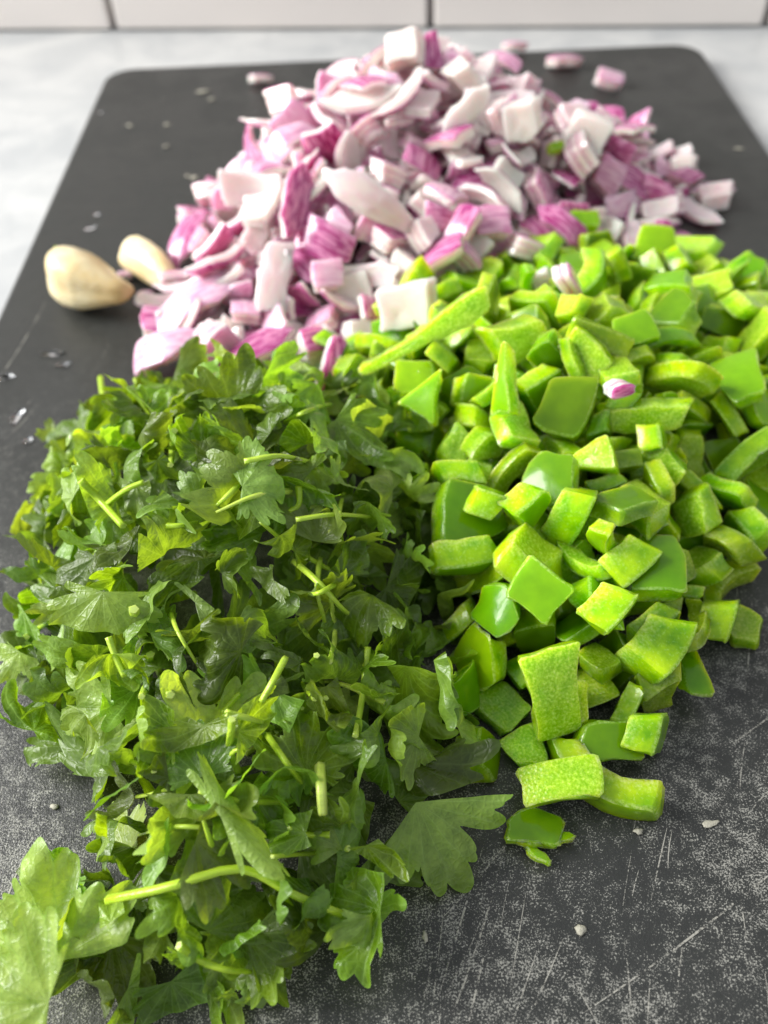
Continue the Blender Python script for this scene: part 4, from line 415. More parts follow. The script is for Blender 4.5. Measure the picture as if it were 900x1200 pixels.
def scratches():
    rng = random.Random(9); V = []; F = []
    def strip(p, ang, L, w, cur, z):
        n = max(3, int(L / 0.004)); b = len(V)
        for i in range(n + 1):
            s = L * i / n; a = ang + cur * (i / n - 0.5)
            x = p[0] + math.cos(a) * s; y = p[1] + math.sin(a) * s; ww = w * math.sin(math.pi * min(1, (i + 0.25) / (n + 0.5))) ** 0.6
            nx, ny = -math.sin(a), math.cos(a)
            V.append((x - nx * ww / 2, y - ny * ww / 2, z)); V.append((x + nx * ww / 2, y + ny * ww / 2, z))
        for i in range(n): q = b + 2 * i; F.append((q, q + 2, q + 3, q + 1))
    for i in range(240):
        near = rng.random()
        if near < 0.68: x, y = rng.uniform(-0.0, 0.135), abs(rng.gauss(0, 0.055)) + 0.008
        elif near < 0.88: x, y = rng.uniform(-0.115, 0.0), rng.uniform(0.0, 0.2)
        else: x, y = rng.uniform(-0.1, 0.13), rng.uniform(0.15, 0.38)
        t = rng.random()
        ang = math.radians(rng.gauss(78, 8)) if t < 0.75 else math.radians(rng.gauss(38, 10)) if t < 0.9 else math.radians(rng.uniform(95, 175))
        L = min(0.05, 0.004 + rng.expovariate(1 / 0.011)); L = min(L, 0.395 - y)
        if x + math.cos(ang) * L > 0.138: continue
        strip((x, y), ang, L, rng.uniform(0.00012, 0.00036), rng.uniform(-0.12, 0.12), 0.00006 + 0.00001 * (i % 9))
    o = put('knife_scratches', mesh('knife_scratches', V, F, M_SCR, smooth=False), board); tag(o, kind='stuff')
scratches()

# ------------------------------------------------------------------ labels
def pix(p):
    v = Vector(p) - Vector((0, 0, CAMH)); z = v.dot(FWD); return 450 + FPX * v.dot(RGT) / z, 600 - FPX * v.dot(UPV) / z
def qz(q): return (Quaternion(q).normalized() @ Vector((0, 0, 1)))
def qaxes(up, along):
    z = Vector(up).normalized(); x = Vector(along); x = (x - z * x.dot(z)).normalized(); y = z.cross(x)
    return Matrix((x, y, z)).transposed().to_quaternion()
TOCAM = lambda p: (Vector((0, 0, CAMH)) - Vector(p)).normalized()

PENDING = []            # things whose labels are finished at the end, once look-alikes are known
def note(o, base, cat): PENDING.append((o, base, cat))
PSHAPE = ['cube', 'cube', 'cube', 'cube', 'cube', 'cube', 'wedge', 'chunk', 'strip', 'tiny bit']
def pepper_label(v, p, q, c, s):
    x, y = pix(p); f = qz(q).dot(TOCAM(p))
    face = 'skin up' if f > 0.5 else 'inside up' if f < -0.5 else 'edge up'
    zone = ('at onion border' if y < 400 else 'at heap front' if y > 830 else 'at cilantro border' if x < 540 else
            'on right slope' if x > 770 else 'on front slope' if y > 640 else 'on crest')
    col = 'dark' if c[0] > 0.35 or c[2] < 0.25 else 'lime' if c[2] > 0.7 else 'green'
    return '%s pepper %s, %s, %s' % (col, PSHAPE[v % 10], face, zone)
OSHAPE = ['dice'] * 5 + ['layered chunk'] * 2 + ['long sliver'] * 2 + ['strip'] + ['tiny bit'] * 2
def onion_label(v, p, q, c, s):
    x, y = pix(p); f = qz(q).dot(TOCAM(p))
    col = ('purple' if c[0] > 0.55 else 'pink') if f > 0.25 else 'whitish'
    zone = ('at heap back' if y < 120 else 'on garlic side' if x < 330 else 'on right slope' if x > 690 else 'on front slope' if y > 290 else 'on crest')
    return '%s onion %s %s' % (col, OSHAPE[v % 12], zone)
ORD = ['first', 'second', 'third', 'fourth', 'fifth', 'sixth', 'seventh', 'eighth', 'ninth', 'tenth', 'eleventh', 'twelfth']
def finish_labels():
    by = {}
    for o, b, cat in PENDING: by.setdefault(b, []).append((pix(o.matrix_world.translation)[0], o.name, o, cat))
    for b, L in by.items():
        L.sort(key=lambda t: t[0])
        for k, (_, _, o, cat) in enumerate(L):
            l = b
            if len(L) > 1: l = b + (', leftmost such' if k == 0 else ', rightmost such' if k == len(L) - 1 else ', %s such from left' % (ORD[k] if k < 12 else str(k + 1) + 'th'))
            tag(o, l, cat, {'bell pepper': 'diced green bell pepper', 'red onion': 'chopped red onion', 'cilantro': 'chopped cilantro'}[cat])

# ------------------------------------------------------------------ diced pepper and chopped onion
def heaped(data, meshes, name, cat, labelf, colf, skipf=None, limit=290):
    rest = []
    for i, r in enumerate(data):
        v, s = r[0], r[1] / 100; p = Vector(r[2:5]) / 1e4; q = Quaternion(r[5:9]).normalized()
        X, Y = pix(p)
        if (X > 800 and Y > 735) or (name[0] == 'b' and v % 10 == 6 and Y > 770): continue
        rng = random.Random(i * 7 + 1); c = colf(rng, v, p)
        if i < limit:
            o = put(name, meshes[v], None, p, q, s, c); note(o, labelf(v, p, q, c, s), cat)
        else: rest.append((v, s, p, q))
    if rest:
        V = []; F = []; A = []
        for v, s, p, q in rest:
            me = meshes[v]; b = len(V); M = Matrix.LocRotScale(p, q, (s, s, s))
            V += [M @ a.co for a in me.vertices]; F += [tuple(b + k for k in pl.vertices) for pl in me.polygons]
            A += [tuple(a.color)[:3] for a in me.attributes['lay'].data]
        o = put(name + '_fill', mesh(name + '_fill', V, F, meshes[0].materials[0], A), None, color=(0.4, 0.5, 0.4)); tag(o, 'lower layer of the heap, pieces buried under the others', cat, kind='stuff')
def pcol(rng, v, p): return (max(0, rng.gauss(0.12, 0.22)), rng.random(), rng.random())
def ocol(rng, v, p):
    t = rng.random(); return (rng.uniform(0.65, 1.0) if t < 0.45 else rng.uniform(0.0, 0.5), rng.uniform(0.3, 0.9) if rng.random() < 0.75 else rng.uniform(0, 0.2), rng.random())
heaped(rows(PEPPER_DATA), PEP, 'bell_pepper_piece', 'bell pepper', pepper_label, pcol, limit=PEPPER_SEEN)
heaped(rows(ONION_DATA), ON, 'red_onion_piece', 'red onion', onion_label, ocol, limit=ONION_SEEN)

# ------------------------------------------------------------------ cilantro
def fold(P, alpha, s0, A, w=None, R=None):
    a = np.array([math.cos(alpha), math.sin(alpha)]); b = np.array([-a[1], a[0]])
    s = P[:, :2] @ a - s0; u = P[:, :2] @ b; z = P[:, 2]
    S_ = np.linspace(-0.08, 0.08, 641); i0 = 320
    if w: w = max(w, 0.55 * abs(A) * float(np.abs(z).max()))       # a thick crumple cannot be creased sharply again
    if R: ph = np.clip(S_, 0, 9) / R
    else: ph = A * 0.5 * (1 + np.tanh(S_ / w * 1.4))
    X = np.concatenate([[0], np.cumsum((np.cos(ph[1:]) + np.cos(ph[:-1])) / 2 * (S_[1] - S_[0]))]); Z = np.concatenate([[0], np.cumsum((np.sin(ph[1:]) + np.sin(ph[:-1])) / 2 * (S_[1] - S_[0]))])
    X -= X[i0]; Z -= Z[i0]
    f = np.interp(s, S_, ph); xs = np.interp(s, S_, X) - z * np.sin(f); zs = np.interp(s, S_, Z) + z * np.cos(f)
    xy = np.outer(xs + s0, a) + np.outer(u, b)
    return np.column_stack([xy, zs])

def leaf_mesh(rng, R, cuts=(), folds=(), wave=1.0, nth=84, spread=None, name='cilantro_leaf'):
    th_m = spread or rng.uniform(1.55, 2.0)
    th = np.linspace(-th_m, th_m, nth)
    rho = np.full(nth, 0.34)
    for c, a, w in ((0, 1.0, 0.62), (-0.98 + rng.uniform(-.1, .1), rng.uniform(0.82, 0.97), 0.60), (0.98 + rng.uniform(-.1, .1), rng.uniform(0.82, 0.97), 0.60), (-1.75, 0.55, 0.4), (1.75, 0.55, 0.4)):
        x = np.clip((th - c) / w, -1, 1); rho = np.maximum(rho, a * (0.18 + 0.82 * np.maximum(0, np.cos(x * math.pi / 2)) ** 0.5))
    nt = rng.uniform(8.0, 10.5); ph = rng.uniform(0, 3)
    tooth = np.abs(np.sin(nt * th + ph + 0.25 * np.sin(3 * th + ph))) ** 0.55; t2 = np.abs(np.sin(nt * 0.5 * th + ph * 1.7)) ** 0.5
    rho = rho * (0.64 + 0.26 * tooth + 0.14 * t2) * R
    dx, dy = np.sin(th), np.cos(th)
    for (ca, cd) in cuts:
        k = dx * math.cos(ca) + dy * math.sin(ca); lim = np.where(k > 0.02, cd * R / np.maximum(k, 0.02), 9); rho = np.minimum(rho, lim)
    fr = [0.12, 0.28, 0.44, 0.58, 0.71, 0.82, 0.91, 0.97, 1.0]
    P = [(0, 0, 0)]; flat = [(0, 0)]; pol = [(0.5, 0)]
    a1, p1, a2, p2 = rng.uniform(0.5, 1), rng.uniform(0, 6), rng.uniform(0.5, 1), rng.uniform(0, 6)
    off = rng.uniform(0, 50)
    for f in fr:
        r = rho * f; q = r / R
        z = wave * R * (0.04 * q * np.cos(8.0 * th + p1) + 0.10 * a1 * q ** 2 * np.sin(2.3 * th + p1) + 0.055 * a2 * q ** 3 * np.sin(9 * th + p2))
        for j in range(nth):
            x, y = r[j] * dx[j], r[j] * dy[j]
            zn = (mnoise.noise((x * 190 + off, y * 190, off)) * 0.0028 + mnoise.noise((x * 520 + off, y * 520, off)) * 0.0009) * wave * q[j]
            P.append((x, y, z[j] + zn)); flat.append((x / 0.02 + off, y / 0.02)); pol.append((th[j] / math.pi, f))
    P = np.array(P); P[:, 1] -= R * 0.5
    for fo in folds: P = fold(P, **fo)
    P -= P.mean(0)
    F = []
    for j in range(nth - 1): F.append((0, 2 + j, 1 + j))
    for r in range(len(fr) - 1):
        o0, o1 = 1 + r * nth, 1 + (r + 1) * nth
        for j in range(nth - 1): F.append((o0 + j, o0 + j + 1, o1 + j + 1, o1 + j))
    me = mesh(name, P, F, M_LEAF)
    for nm, uvs in (('flat', flat), ('polar', pol)):
        L = me.uv_layers.new(name=nm); arr = np.array(uvs, np.float32)
        idx = np.empty(len(me.loops), np.int32); me.loops.foreach_get('vertex_index', idx)
        L.data.foreach_set('uv', arr[idx].ravel())
    return me

def tube_mesh(name, pts, radii, mat, sides=15, flat=0.85):
    pts = [Vector(p) for p in pts]; V = []; A = []; F = []; n = len(pts); up = Vector((0.1, 0.2, 1))
    for i, p in enumerate(pts):
        t = (pts[min(i + 1, n - 1)] - pts[max(i - 1, 0)]).normalized(); x = t.cross(up).normalized(); y = x.cross(t).normalized()
        for k in range(sides):
            a = 2 * math.pi * k / sides; rr = radii[i] * (1 + 0.13 * math.cos(5 * a + 0.2 * i)); V.append(p + x * math.cos(a) * rr + y * math.sin(a) * rr * flat); A.append((0, 0, 0))
    for i in range(n - 1):
        for k in range(sides): F.append((i * sides + k, (i + 1) * sides + k, (i + 1) * sides + (k + 1) % sides, i * sides + (k + 1) % sides))
    for e, i in ((0, 0), (1, n - 1)):                 # cut ends, paler pith
        b = len(V); c = pts[i]
        for k in range(sides): V.append(c + (V[i * sides + k] - c) * 0.97); A.append((0, 1, 0))
        F.append(tuple(b + k for k in range(sides))[::-1 if e else 1])
        # close the thin rim between wall and cut face
        for k in range(sides):
            q = (i * sides + k, b + k, b + (k + 1) % sides, i * sides + (k + 1) % sides); F.append(q if e else q[::-1])
    return mesh(name, V, F, mat, A)

def curve_pts(ctrl, n=14):
    c = [Vector(p) for p in ctrl]; c = [c[0] * 2 - c[1]] + c + [c[-1] * 2 - c[-2]]; out = []
    segs = len(c) - 3
    for i in range(n + 1):
        u = segs * i / n; k = min(int(u), segs - 1); t = u - k; p0, p1, p2, p3 = c[k:k + 4]
        out.append(0.5 * ((2 * p1) + (p2 - p0) * t + (2 * p0 - 5 * p1 + 4 * p2 - p3) * t * t + (3 * p1 - p0 - 3 * p2 + p3) * t ** 3))
    return out

def hc(x, y):
    return heap(CILANTRO_HEAP, x, y)
def hnorm(x, y, e=0.004):
    return Vector((-(hc(x + e, y) - hc(x - e, y)) / (2 * e), -(hc(x, y + e) - hc(x, y - e)) / (2 * e), 1)).normalized()

def cil_zone(p):
    x, y = pix(p)
    return ('at pepper border' if x > 430 and y > 500 else 'at onion border' if y < 560 else 'at heap front' if y > 930 else
            'at left edge' if x < 130 else 'on crest')
def leaf_col(rng):
    pale = rng.random() ** 3 * 0.75; return (pale, rng.random(), rng.random())

def random_leaf(rng, p, n, R, style=None, bury=None):
    style = style or rng.choices(['wavy', 'folded', 'rolled', 'crumpled', 'shred'], [1, 3, 2.2, 4.2, 4])[0]
    cuts = []
    if rng.random() < 0.9: cuts.append((rng.uniform(0, 6.28), rng.uniform(0.12, 0.5)))
    if rng.random() < 0.6: cuts.append((rng.uniform(0, 6.28), rng.uniform(0.2, 0.55)))
    al = rng.uniform(0, 6.28); folds = []
    if style == 'wavy': folds = [dict(alpha=al, s0=rng.uniform(-.3, .3) * R, A=rng.uniform(-0.7, 0.7), w=0.4 * R)]
    elif style == 'folded': folds = [dict(alpha=al, s0=rng.uniform(-.25, .25) * R, A=rng.choice((-1, 1)) * rng.uniform(1.2, 2.6), w=rng.uniform(0.08, 0.2) * R), dict(alpha=al + rng.uniform(0.8, 2.2), s0=0, A=rng.uniform(-0.8, 0.8), w=0.3 * R)]
    elif style == 'rolled': folds = [dict(alpha=al, s0=-rng.uniform(.1, .6) * R, A=0, R=rng.choice((-1, 1)) * rng.uniform(0.22, 0.45) * R)]
    elif style == 'crumpled': folds = [dict(alpha=al + k * rng.uniform(0.7, 1.4), s0=rng.uniform(-.4, .4) * R, A=rng.choice((-1, 1)) * rng.uniform(0.9, 2.1), w=rng.uniform(0.06, 0.2) * R) for k in range(3)]
    else:
        cuts = [(al, rng.uniform(0.10, 0.28)), (al + math.pi + rng.uniform(-.2, .2), rng.uniform(0.1, 0.28))]; folds = [dict(alpha=al + 1.5, s0=0, A=rng.uniform(-1.5, 1.5), w=0.3 * R)]
    me = leaf_mesh(rng, R, cuts, folds, wave=rng.uniform(0.8, 1.7), nth=96)
    q = qaxes(n, (rng.gauss(0, 1), rng.gauss(0, 1), 0.1))
    if rng.random() < 0.42: q = q @ Quaternion((1, 0, 0), math.pi)
    o = put('cilantro_leaf', me, None, p, q, 1.0, leaf_col(rng))
    zs = (q.to_matrix() @ Matrix.Identity(3))
    co = np.empty(len(me.vertices) * 3, np.float32); me.vertices.foreach_get('co', co); co = co.reshape(-1, 3)
    lo = (co @ np.array(q.to_matrix()).T)[:, 2].min() + p.z
    if lo < 0.0003: o.location.z += 0.0003 - lo
    if bury is not None:
        bpy.context.view_layer.update(); b2 = bury; k0 = len(b2.verts); b2.from_mesh(me); b2.verts.ensure_lookup_table()
        for v in b2.verts[k0:]: v.co = o.matrix_basis @ v.co
        bpy.data.objects.remove(o); return None
    word = {'wavy': 'open toothed', 'folded': 'folded', 'rolled': 'rolled up', 'crumpled': 'crumpled', 'shred': 'narrow sliced'}[style]
    note(o, '%s%s cilantro leaf %s' % ('pale ' if o.color[0] > 0.3 else '', word, cil_zone(p)), 'cilantro')
    return o

def cilantro_heap():
    rng = random.Random(21); pts = []
    def scatter(n, mind, depth, tilt, Rr, bury=None):
        got = []; tries = 0
        while len(got) < n and tries < 9000:
            tries += 1; x, y = rng.uniform(-0.10, 0.03), rng.uniform(0.025, 0.2); h = hc(x, y)
            if h < 0.003 + depth * 0.7: continue
            X, Y = pix((x, y, h))
            if (X < 120 and 850 < Y < 1010) or (X > 440 and Y > 905) or X < 30 or (X > 330 and Y > 1090): continue
            if any((x - a) ** 2 + (y - b) ** 2 < mind ** 2 for a, b in got): continue
            got.append((x, y))
        for x, y in got:
            nn = (hnorm(x, y) + Vector((rng.gauss(0, tilt), rng.gauss(0, tilt), 0))).normalized()
            random_leaf(rng, Vector((x, y, max(0.003, hc(x, y) - depth))), nn, rng.uniform(*Rr) * MM, bury=bury)
    import bmesh
    bm = bmesh.new()
    scatter(60, 0.0115, 0.020, 0.3, (15, 20), bm); scatter(80, 0.0105, 0.013, 0.35, (14, 20), bm)
    me = bpy.data.meshes.new('cilantro_leaf_fill'); bm.to_mesh(me); bm.free(); me.materials.append(M_LEAF)
    o = put('cilantro_leaf_fill', me, None, color=(0.05, 0.5, 0.35)); tag(o, 'lower layer of the cilantro heap, leaves buried under the others', 'cilantro', kind='stuff')
    scatter(105, 0.0092, 0.006, 0.5, (11, 17)); scatter(185, 0.0066, 0.0005, 0.6, (8, 15))
cilantro_heap()

# ------------------------------------------------------------------ pieces that stand out in the photograph
bpy.context.view_layer.update()
DG = bpy.context.evaluated_depsgraph_get()
def surf(px, py):
    """point where something already lies, seen at this photo point"""
    d = (RGT * ((px - 450) / FPX) - UPV * ((py - 600) / FPX) + FWD).normalized()
    hit, loc, nor, _, ob, _ = S.ray_cast(DG, Vector((0, 0, CAMH)), d)
    return loc if hit and loc.z > -0.001 else at(px, py, 0)
def camvec(v): return RGT * v[0] + UPV * v[1] - FWD * v[2]
def refresh():
    global DG
    bpy.context.view_layer.update(); DG = bpy.context.evaluated_depsgraph_get()

def hero_piece(name, mat, cat, label, px, py, poly, t, up, ang, lift=0.5, Rx=0.03, Ry=0.0, color=(0, 0.5, 0.6), layers=1, ground=False, tap=0.0, shear=(0.2, -0.15), seed=1, bump=0.0003, group=None):
    """poly: outline in photo pixels (x along the piece, y across); t: thickness in mm; up: skin direction (right, up, to camera); ang: direction of x in the photo, degrees"""
    p = surf(px, py) if not ground else at(px, py, ground)
    depth = (p - Vector((0, 0, CAMH))).dot(FWD); k = depth / FPX * (0.86 if not ground else 0.95)
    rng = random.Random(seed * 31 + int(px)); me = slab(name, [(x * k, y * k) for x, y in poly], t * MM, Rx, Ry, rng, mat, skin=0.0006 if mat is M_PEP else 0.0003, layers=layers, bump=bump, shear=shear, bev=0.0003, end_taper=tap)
    a = math.radians(ang); q = qaxes(camvec(up), camvec((math.cos(a), math.sin(a), 0)))
    if not ground: p = p + TOCAM(p) * t * MM * lift
    o = put(name, me, None, p, q, 1.0, color)
    lo = min((q.to_matrix() @ v.co).z for v in me.vertices) + p.z
    if lo < 0.0003 or ground: o.location.z += 0.0003 - lo
    tag(o, label, cat, group or {'bell pepper': 'diced green bell pepper', 'red onion': 'chopped red onion'}[cat])
    return o
def pep(label, px, py, poly, t, up, ang, **kw): return hero_piece('bell_pepper_piece', M_PEP, 'bell pepper', label, px, py, poly, t, up, ang, **kw)
def oni(label, px, py, poly, t, up, ang, **kw): return hero_piece('red_onion_piece', M_ON, 'red onion', label, px, py, poly, t, up, ang, **kw)
def rect(w, h, j=0.12, s=0):
    r = random.Random(int(w * 7 + h * 13 + s)); return [(sx * w / 2 * (1 + r.uniform(-j, j)), sy * h / 2 * (1 + r.uniform(-j, j))) for sx, sy in ((-1, -1), (1, -1), (1, 1), (-1, 1))]
def lens(w, h): return [(-w / 2, 0), (-w / 4, -h / 2), (w / 4, -h / 2 * 0.9), (w / 2, h * 0.05), (w / 4, h / 2), (-w / 4, h / 2 * 0.9)]
LIME, MIDG, DARKG = (0.0, 0.55, 0.95), (0.05, 0.5, 0.6), (0.5, 0.6, 0.35)
# pepper
pep('long pale strip of pepper, inner side up, lying against the onion', 497, 392, [(-100, -9), (50, -13), (104, -12), (92, 17), (0, 11), (-98, 5)], 3.2, (0.15, 0.35, -1), 33, Rx=-0.08, lift=2.2, color=(0.1, .5, .8))
pep('upright narrow pointed pepper wedge near the crest of the pepper heap', 593, 446, [(-48, -17), (-44, 17), (50, 2), (48, -4)][::-1][::-1], 4.5, (-0.75, 0.1, 0.6), 95, color=LIME, lift=1.0)
pep('large tall pepper block with sparkling inner wall facing the viewer', 648, 806, [(-62, -44), (60, -32), (66, 30), (-56, 40)], 6.0, (-0.15, 0.35, -1), -78, Rx=-0.03, color=(0.05, .5, .62), lift=0.9)
pep('big bright pepper chunk at the right end of the front slope', 768, 762, [(-46, -36), (40, -44), (52, 22), (-20, 44)], 9.5, (0.75, -0.65, 0.35), 30, color=(0, .5, .85), lift=0.5, Rx=0.02)
pep('bright double lobed pepper chunk in the middle of the front slope', 668, 604, [(-40, -36), (26, -44), (48, -10), (30, 50), (-6, 30)], 7, (0.75, -0.45, 0.2), 50, color=LIME, lift=0.7)
pep('lime pepper chunk with a smooth cut top, above the sparkling block', 735, 660, rect(64, 58, .2), 7.5, (0.6, -0.7, 0.25), 20, color=LIME, lift=0.7)
pep('lime pepper cube with a lit upper face right of the sparkling block', 712, 712, rect(60, 62, .22), 7, (0.7, -0.6, 0.3), 60, color=LIME, lift=0.7)
pep('smooth green pepper slab, skin up, just above the sparkling block', 632, 690, rect(70, 62, .2), 4.5, (-0.3, 0.25, 1), -35, color=(0.0, .5, .75), lift=0.9)
pep('long pointed pepper wedge lying beside the cilantro', 545, 652, [(-50, -8), (48, -16), (40, 22), (-44, 14)], 6, (0.2, -0.85, 0.4), -22, color=MIDG, lift=0.8)
pep('ridged light green pepper strip lying low at the heap front', 662, 915, [(-52, -26), (50, -30), (46, 26), (-50, 24)], 6, (0.2, -0.5, -0.8), 6, Rx=-0.03, color=(0.0, .5, .8), lift=0.8)
pep('dark parallelogram of pepper, skin up, behind the ridged front strip', 712, 868, [(-46, -22), (38, -30), (50, 18), (-30, 26)], 5, (0.1, 0.3, 1), 8, color=(0.25, .5, .55), lift=0.8)
pep('flat dark pepper skin lying foremost on the board', 625, 966, [(-38, -16), (24, -28), (40, 10), (2, 27), (-30, 14)], 2.2, (0.0, 0.75, 0.66), 5, ground=0.004, color=DARKG)
pep('thin lime pepper sliver poking out under the foremost skin piece', 640, 984, lens(80, 15), 2.0, (0.1, 0.8, 0.6), 12, ground=0.002, color=LIME)
pep('short lime pepper sliver pointing at the viewer beside the foremost skin piece', 630, 1001, lens(40, 13), 1.8, (0.1, 0.8, 0.6), -50, ground=0.002, color=LIME)
pep('single pepper cube standing apart on the board right of the heap', 849, 706, rect(44, 62, .1), 7, (0.75, -0.25, 0.35), 95, ground=0.012, color=(0.12, .5, .6))
pep('pepper cube resting on the board below the big bright chunk', 762, 848, rect(46, 56, .15), 6, (0.7, -0.2, 0.4), 70, ground=0.010, color=(0.2, .5, .5))
pep('wide pepper strip with scalloped inner wall below the purple onion bit', 752, 486, [(-66, -14), (60, -18), (50, 16), (-20, 22), (-60, 14)], 4.5, (0, 0.5, -0.9), 3, color=(0.15, .5, .6), lift=1.0)
pep('small bright square pepper cube with front cut face lit', 766, 516, rect(44, 36, .06), 5, (0.9, 0.2, 0.5), 2, color=LIME, lift=0.9)
pep('big rounded pepper piece, skin up, near the right edge of the heap', 818, 362, rect(64, 58, .2), 5, (0.35, 0.2, 0.9), 30, Rx=0.014, color=(0, .5, .8), lift=0.8)
pep('pale pepper shard standing on the crest left of the purple bit', 690, 415, [(-40, -16), (36, -22), (44, 14), (-30, 20)], 4, (0.3, 0.3, -1), -50, color=(0.0, .6, .9), lift=0.9)
pep('triangular lime pepper shard on the crest beside the cilantro', 498, 470, [(-34, -26), (38, -10), (-20, 34)], 5, (-0.4, 0.1, 0.9), 70, color=LIME, lift=0.9)
pep('square lime pepper cube at the cilantro border, cut face to the viewer', 568, 588, rect(40, 34, .05), 6, (0.3, 0.9, 0.2), 2, color=LIME, lift=0.8)
pep('lime pepper tooth beside the square cube at the cilantro border', 615, 592, [(-30, -24), (26, -22), (34, 4), (-8, 30)], 6, (0.5, -0.6, 0.6), 80, color=LIME, lift=0.8)
pep('green pepper cube lying on the front slope of the onion heap', 683, 260, rect(34, 28, .15), 5, (0, 0.4, 0.9), 0, color=(0.1, .5, .7), lift=0.7)
pep('tiny yellow green pepper bit lodged high in the onion heap', 651, 173, rect(20, 14), 3, (0, 0.3, 1), 10, color=(0, .2, .9), lift=0.7)
# onion
WHT, PNK, MAG, PAL = (0.0, 0.22, 0.5), (0.35, 0.5, 0.5), (1.0, 0.5, 0.5), (0.1, 0.45, 0.5)
oni('long curved onion sliver with white rim across the heap centre', 440, 238, [(-78, -4), (-50, -20), (10, -24), (76, -6), (78, 6), (10, 14), (-45, 16)], 3.6, (-0.1, 0.45, -0.9), -34, Rx=-0.03, Ry=-0.012, color=(0.75, .55, .5), lift=1.6, tap=.2)
oni('magenta striped onion sliver standing upright left of the heap centre', 346, 234, lens(118, 38), 3.5, (0.5, 0.1, 0.9), 72, Rx=0.04, Ry=0.012, color=MAG, lift=1.0, tap=.3)
oni('tall pinkish white onion slab below the magenta striped sliver', 322, 325, rect(96, 40, .2), 3, (-0.2, -0.1, -1), 80, Rx=-0.05, Ry=-0.02, color=(0, .5, .5), lift=1.0, tap=.2)
oni('pale onion wedge with pink tip nearest the small garlic clove', 232, 345, [(-78, -4), (-60, -26), (20, -26), (74, -8), (72, 12), (0, 20), (-66, 18)], 5, (-0.3, 0.5, 0.8), 32, Rx=0.035, Ry=0.012, color=(0.25, .3, .5), ground=0.012, tap=.4)
oni('flat onion wedge with pale pointed end lying foremost by the cilantro', 195, 416, [(-52, -18), (0, -22), (52, 10), (30, 16), (-44, 22)], 5, (-0.35, 0.3, 0.9), 8, Rx=0.02, Ry=0.02, color=(0.3, .3, .5), ground=0.006, tap=.3)
oni('bright magenta onion wedge lying flat above the white front piece', 346, 366, [(-36, -10), (20, -16), (38, -2), (30, 14), (-34, 8)], 4.5, (0.1, 0.5, 0.9), 14, color=MAG, lift=1.0)
oni('large white onion wedge pointing up on the front slope', 412, 368, [(-42, -26), (20, -30), (50, 0), (10, 32), (-36, 24)], 4, (0.1, 0.2, -1), 70, Rx=-0.04, Ry=-0.03, color=WHT, lift=1.0)
oni('large white two layered onion piece touching the pepper strip', 476, 358, rect(76, 58, .1), 5, (0.2, 0.3, -1), 8, layers=2, color=(0, .25, .5), lift=0.9)
oni('broad magenta faced onion chunk on the right of the heap', 690, 222, rect(72, 54, .14), 5, (0.1, 0.25, 0.95), 6, color=(0.66, .4, .5), lift=1.0)
oni('dark purple onion wedge beside the broad magenta chunk', 738, 212, [(-30, -14), (26, -22), (34, 8), (-20, 18)], 4, (0.3, 0.2, 0.9), -20, color=MAG, lift=0.9)
oni('square lilac onion cube with glint near the pepper', 575, 262, rect(42, 44, .1), 5.5, (0.05, 0.3, 0.95), 8, color=(0.55, .3, .5), lift=1.0)
oni('deep purple onion face left of the square lilac cube', 540, 268, [(-32, -14), (32, -20), (30, 16), (-30, 18)], 4, (-0.5, 0.2, 0.8), 62, color=MAG, lift=0.9)
oni('creamy white onion core chunk on the upper right slope', 612, 140, [(-24, -22), (22, -24), (26, 14), (4, 26), (-24, 18)], 6, (0.1, 0.5, -0.8), 12, color=WHT, lift=1.0)
oni('white onion chunk right of the creamy core chunk', 690, 155, rect(42, 50, .15), 5.5, (0.1, 0.4, -0.9), 70, color=WHT, lift=0.9)
oni('purple onion fin standing at the very top of the heap', 505, 62, [(-24, -17), (-24, 16), (20, 12), (30, -4)], 3.0, (0.3, 0.1, 1), 88, Ry=0.015, color=(0.8, .3, .5), lift=0.9)
oni('white edged onion crescent below the top fin', 545, 130, lens(96, 30), 3.0, (-0.2, 0.5, -0.85), 52, Rx=-0.022, Ry=-0.012, color=(0.8, .15, .5), lift=1.1, tap=.4)
oni('dark magenta onion shard sticking up behind the cilantro', 386, 432, [(-44, -10), (40, -14), (46, 8), (-40, 12)], 3.5, (0.35, 0.1, 0.95), 75, color=MAG, lift=0.8)
oni('small hot magenta onion cube above the dark magenta shard', 366, 400, rect(30, 34, .15), 4.5, (0.2, 0.3, 0.95), 20, color=MAG, lift=0.9)
oni('white onion wedge pointing right at the far right of the heap', 838, 214, lens(62, 26), 3.5, (0, 0.8, 0.6), 12, Rx=0.03, color=WHT, ground=0.006, tap=.3)
oni('lone white onion wedge on the bare board behind the garlic', 229, 259, [(-28, 6), (-20, -8), (18, -14), (30, -4), (16, 14)], 4, (0.1, 0.8, 0.6), -35, color=WHT, ground=0.004)
oni('loose yellowish onion scrap near the back edge of the board', 305, 91, lens(32, 15), 3, (0, 0.9, 0.4), 0, color=WHT, ground=0.003)
oni('loose oval pink onion piece behind the right of the heap', 661, 69, lens(46, 22), 4, (0, 0.8, 0.6), 0, color=(0.5, .4, .5), ground=0.004)
oni('loose upright pink onion piece nearest the board corner', 715, 86, rect(26, 34, .15), 4, (0.2, 0.5, 0.8), 75, color=(0.3, .7, .5), ground=0.006)
oni('faint pink onion scrap at the back rim of the board', 603, 53, lens(34, 16), 3.5, (0, 0.8, 0.6), 0, color=(0.3, .5, .5), ground=0.003)
oni('white onion nub on the board beside the pale wedge', 266, 388, rect(26, 32, .2), 4.5, (0.1, 0.6, -0.7), 60, color=WHT, ground=0.006)
oni('small white onion nub nearest the standing cilantro leaf', 270, 412, rect(28, 24, .2), 4, (0.1, 0.7, -0.6), 20, color=WHT, ground=0.005)
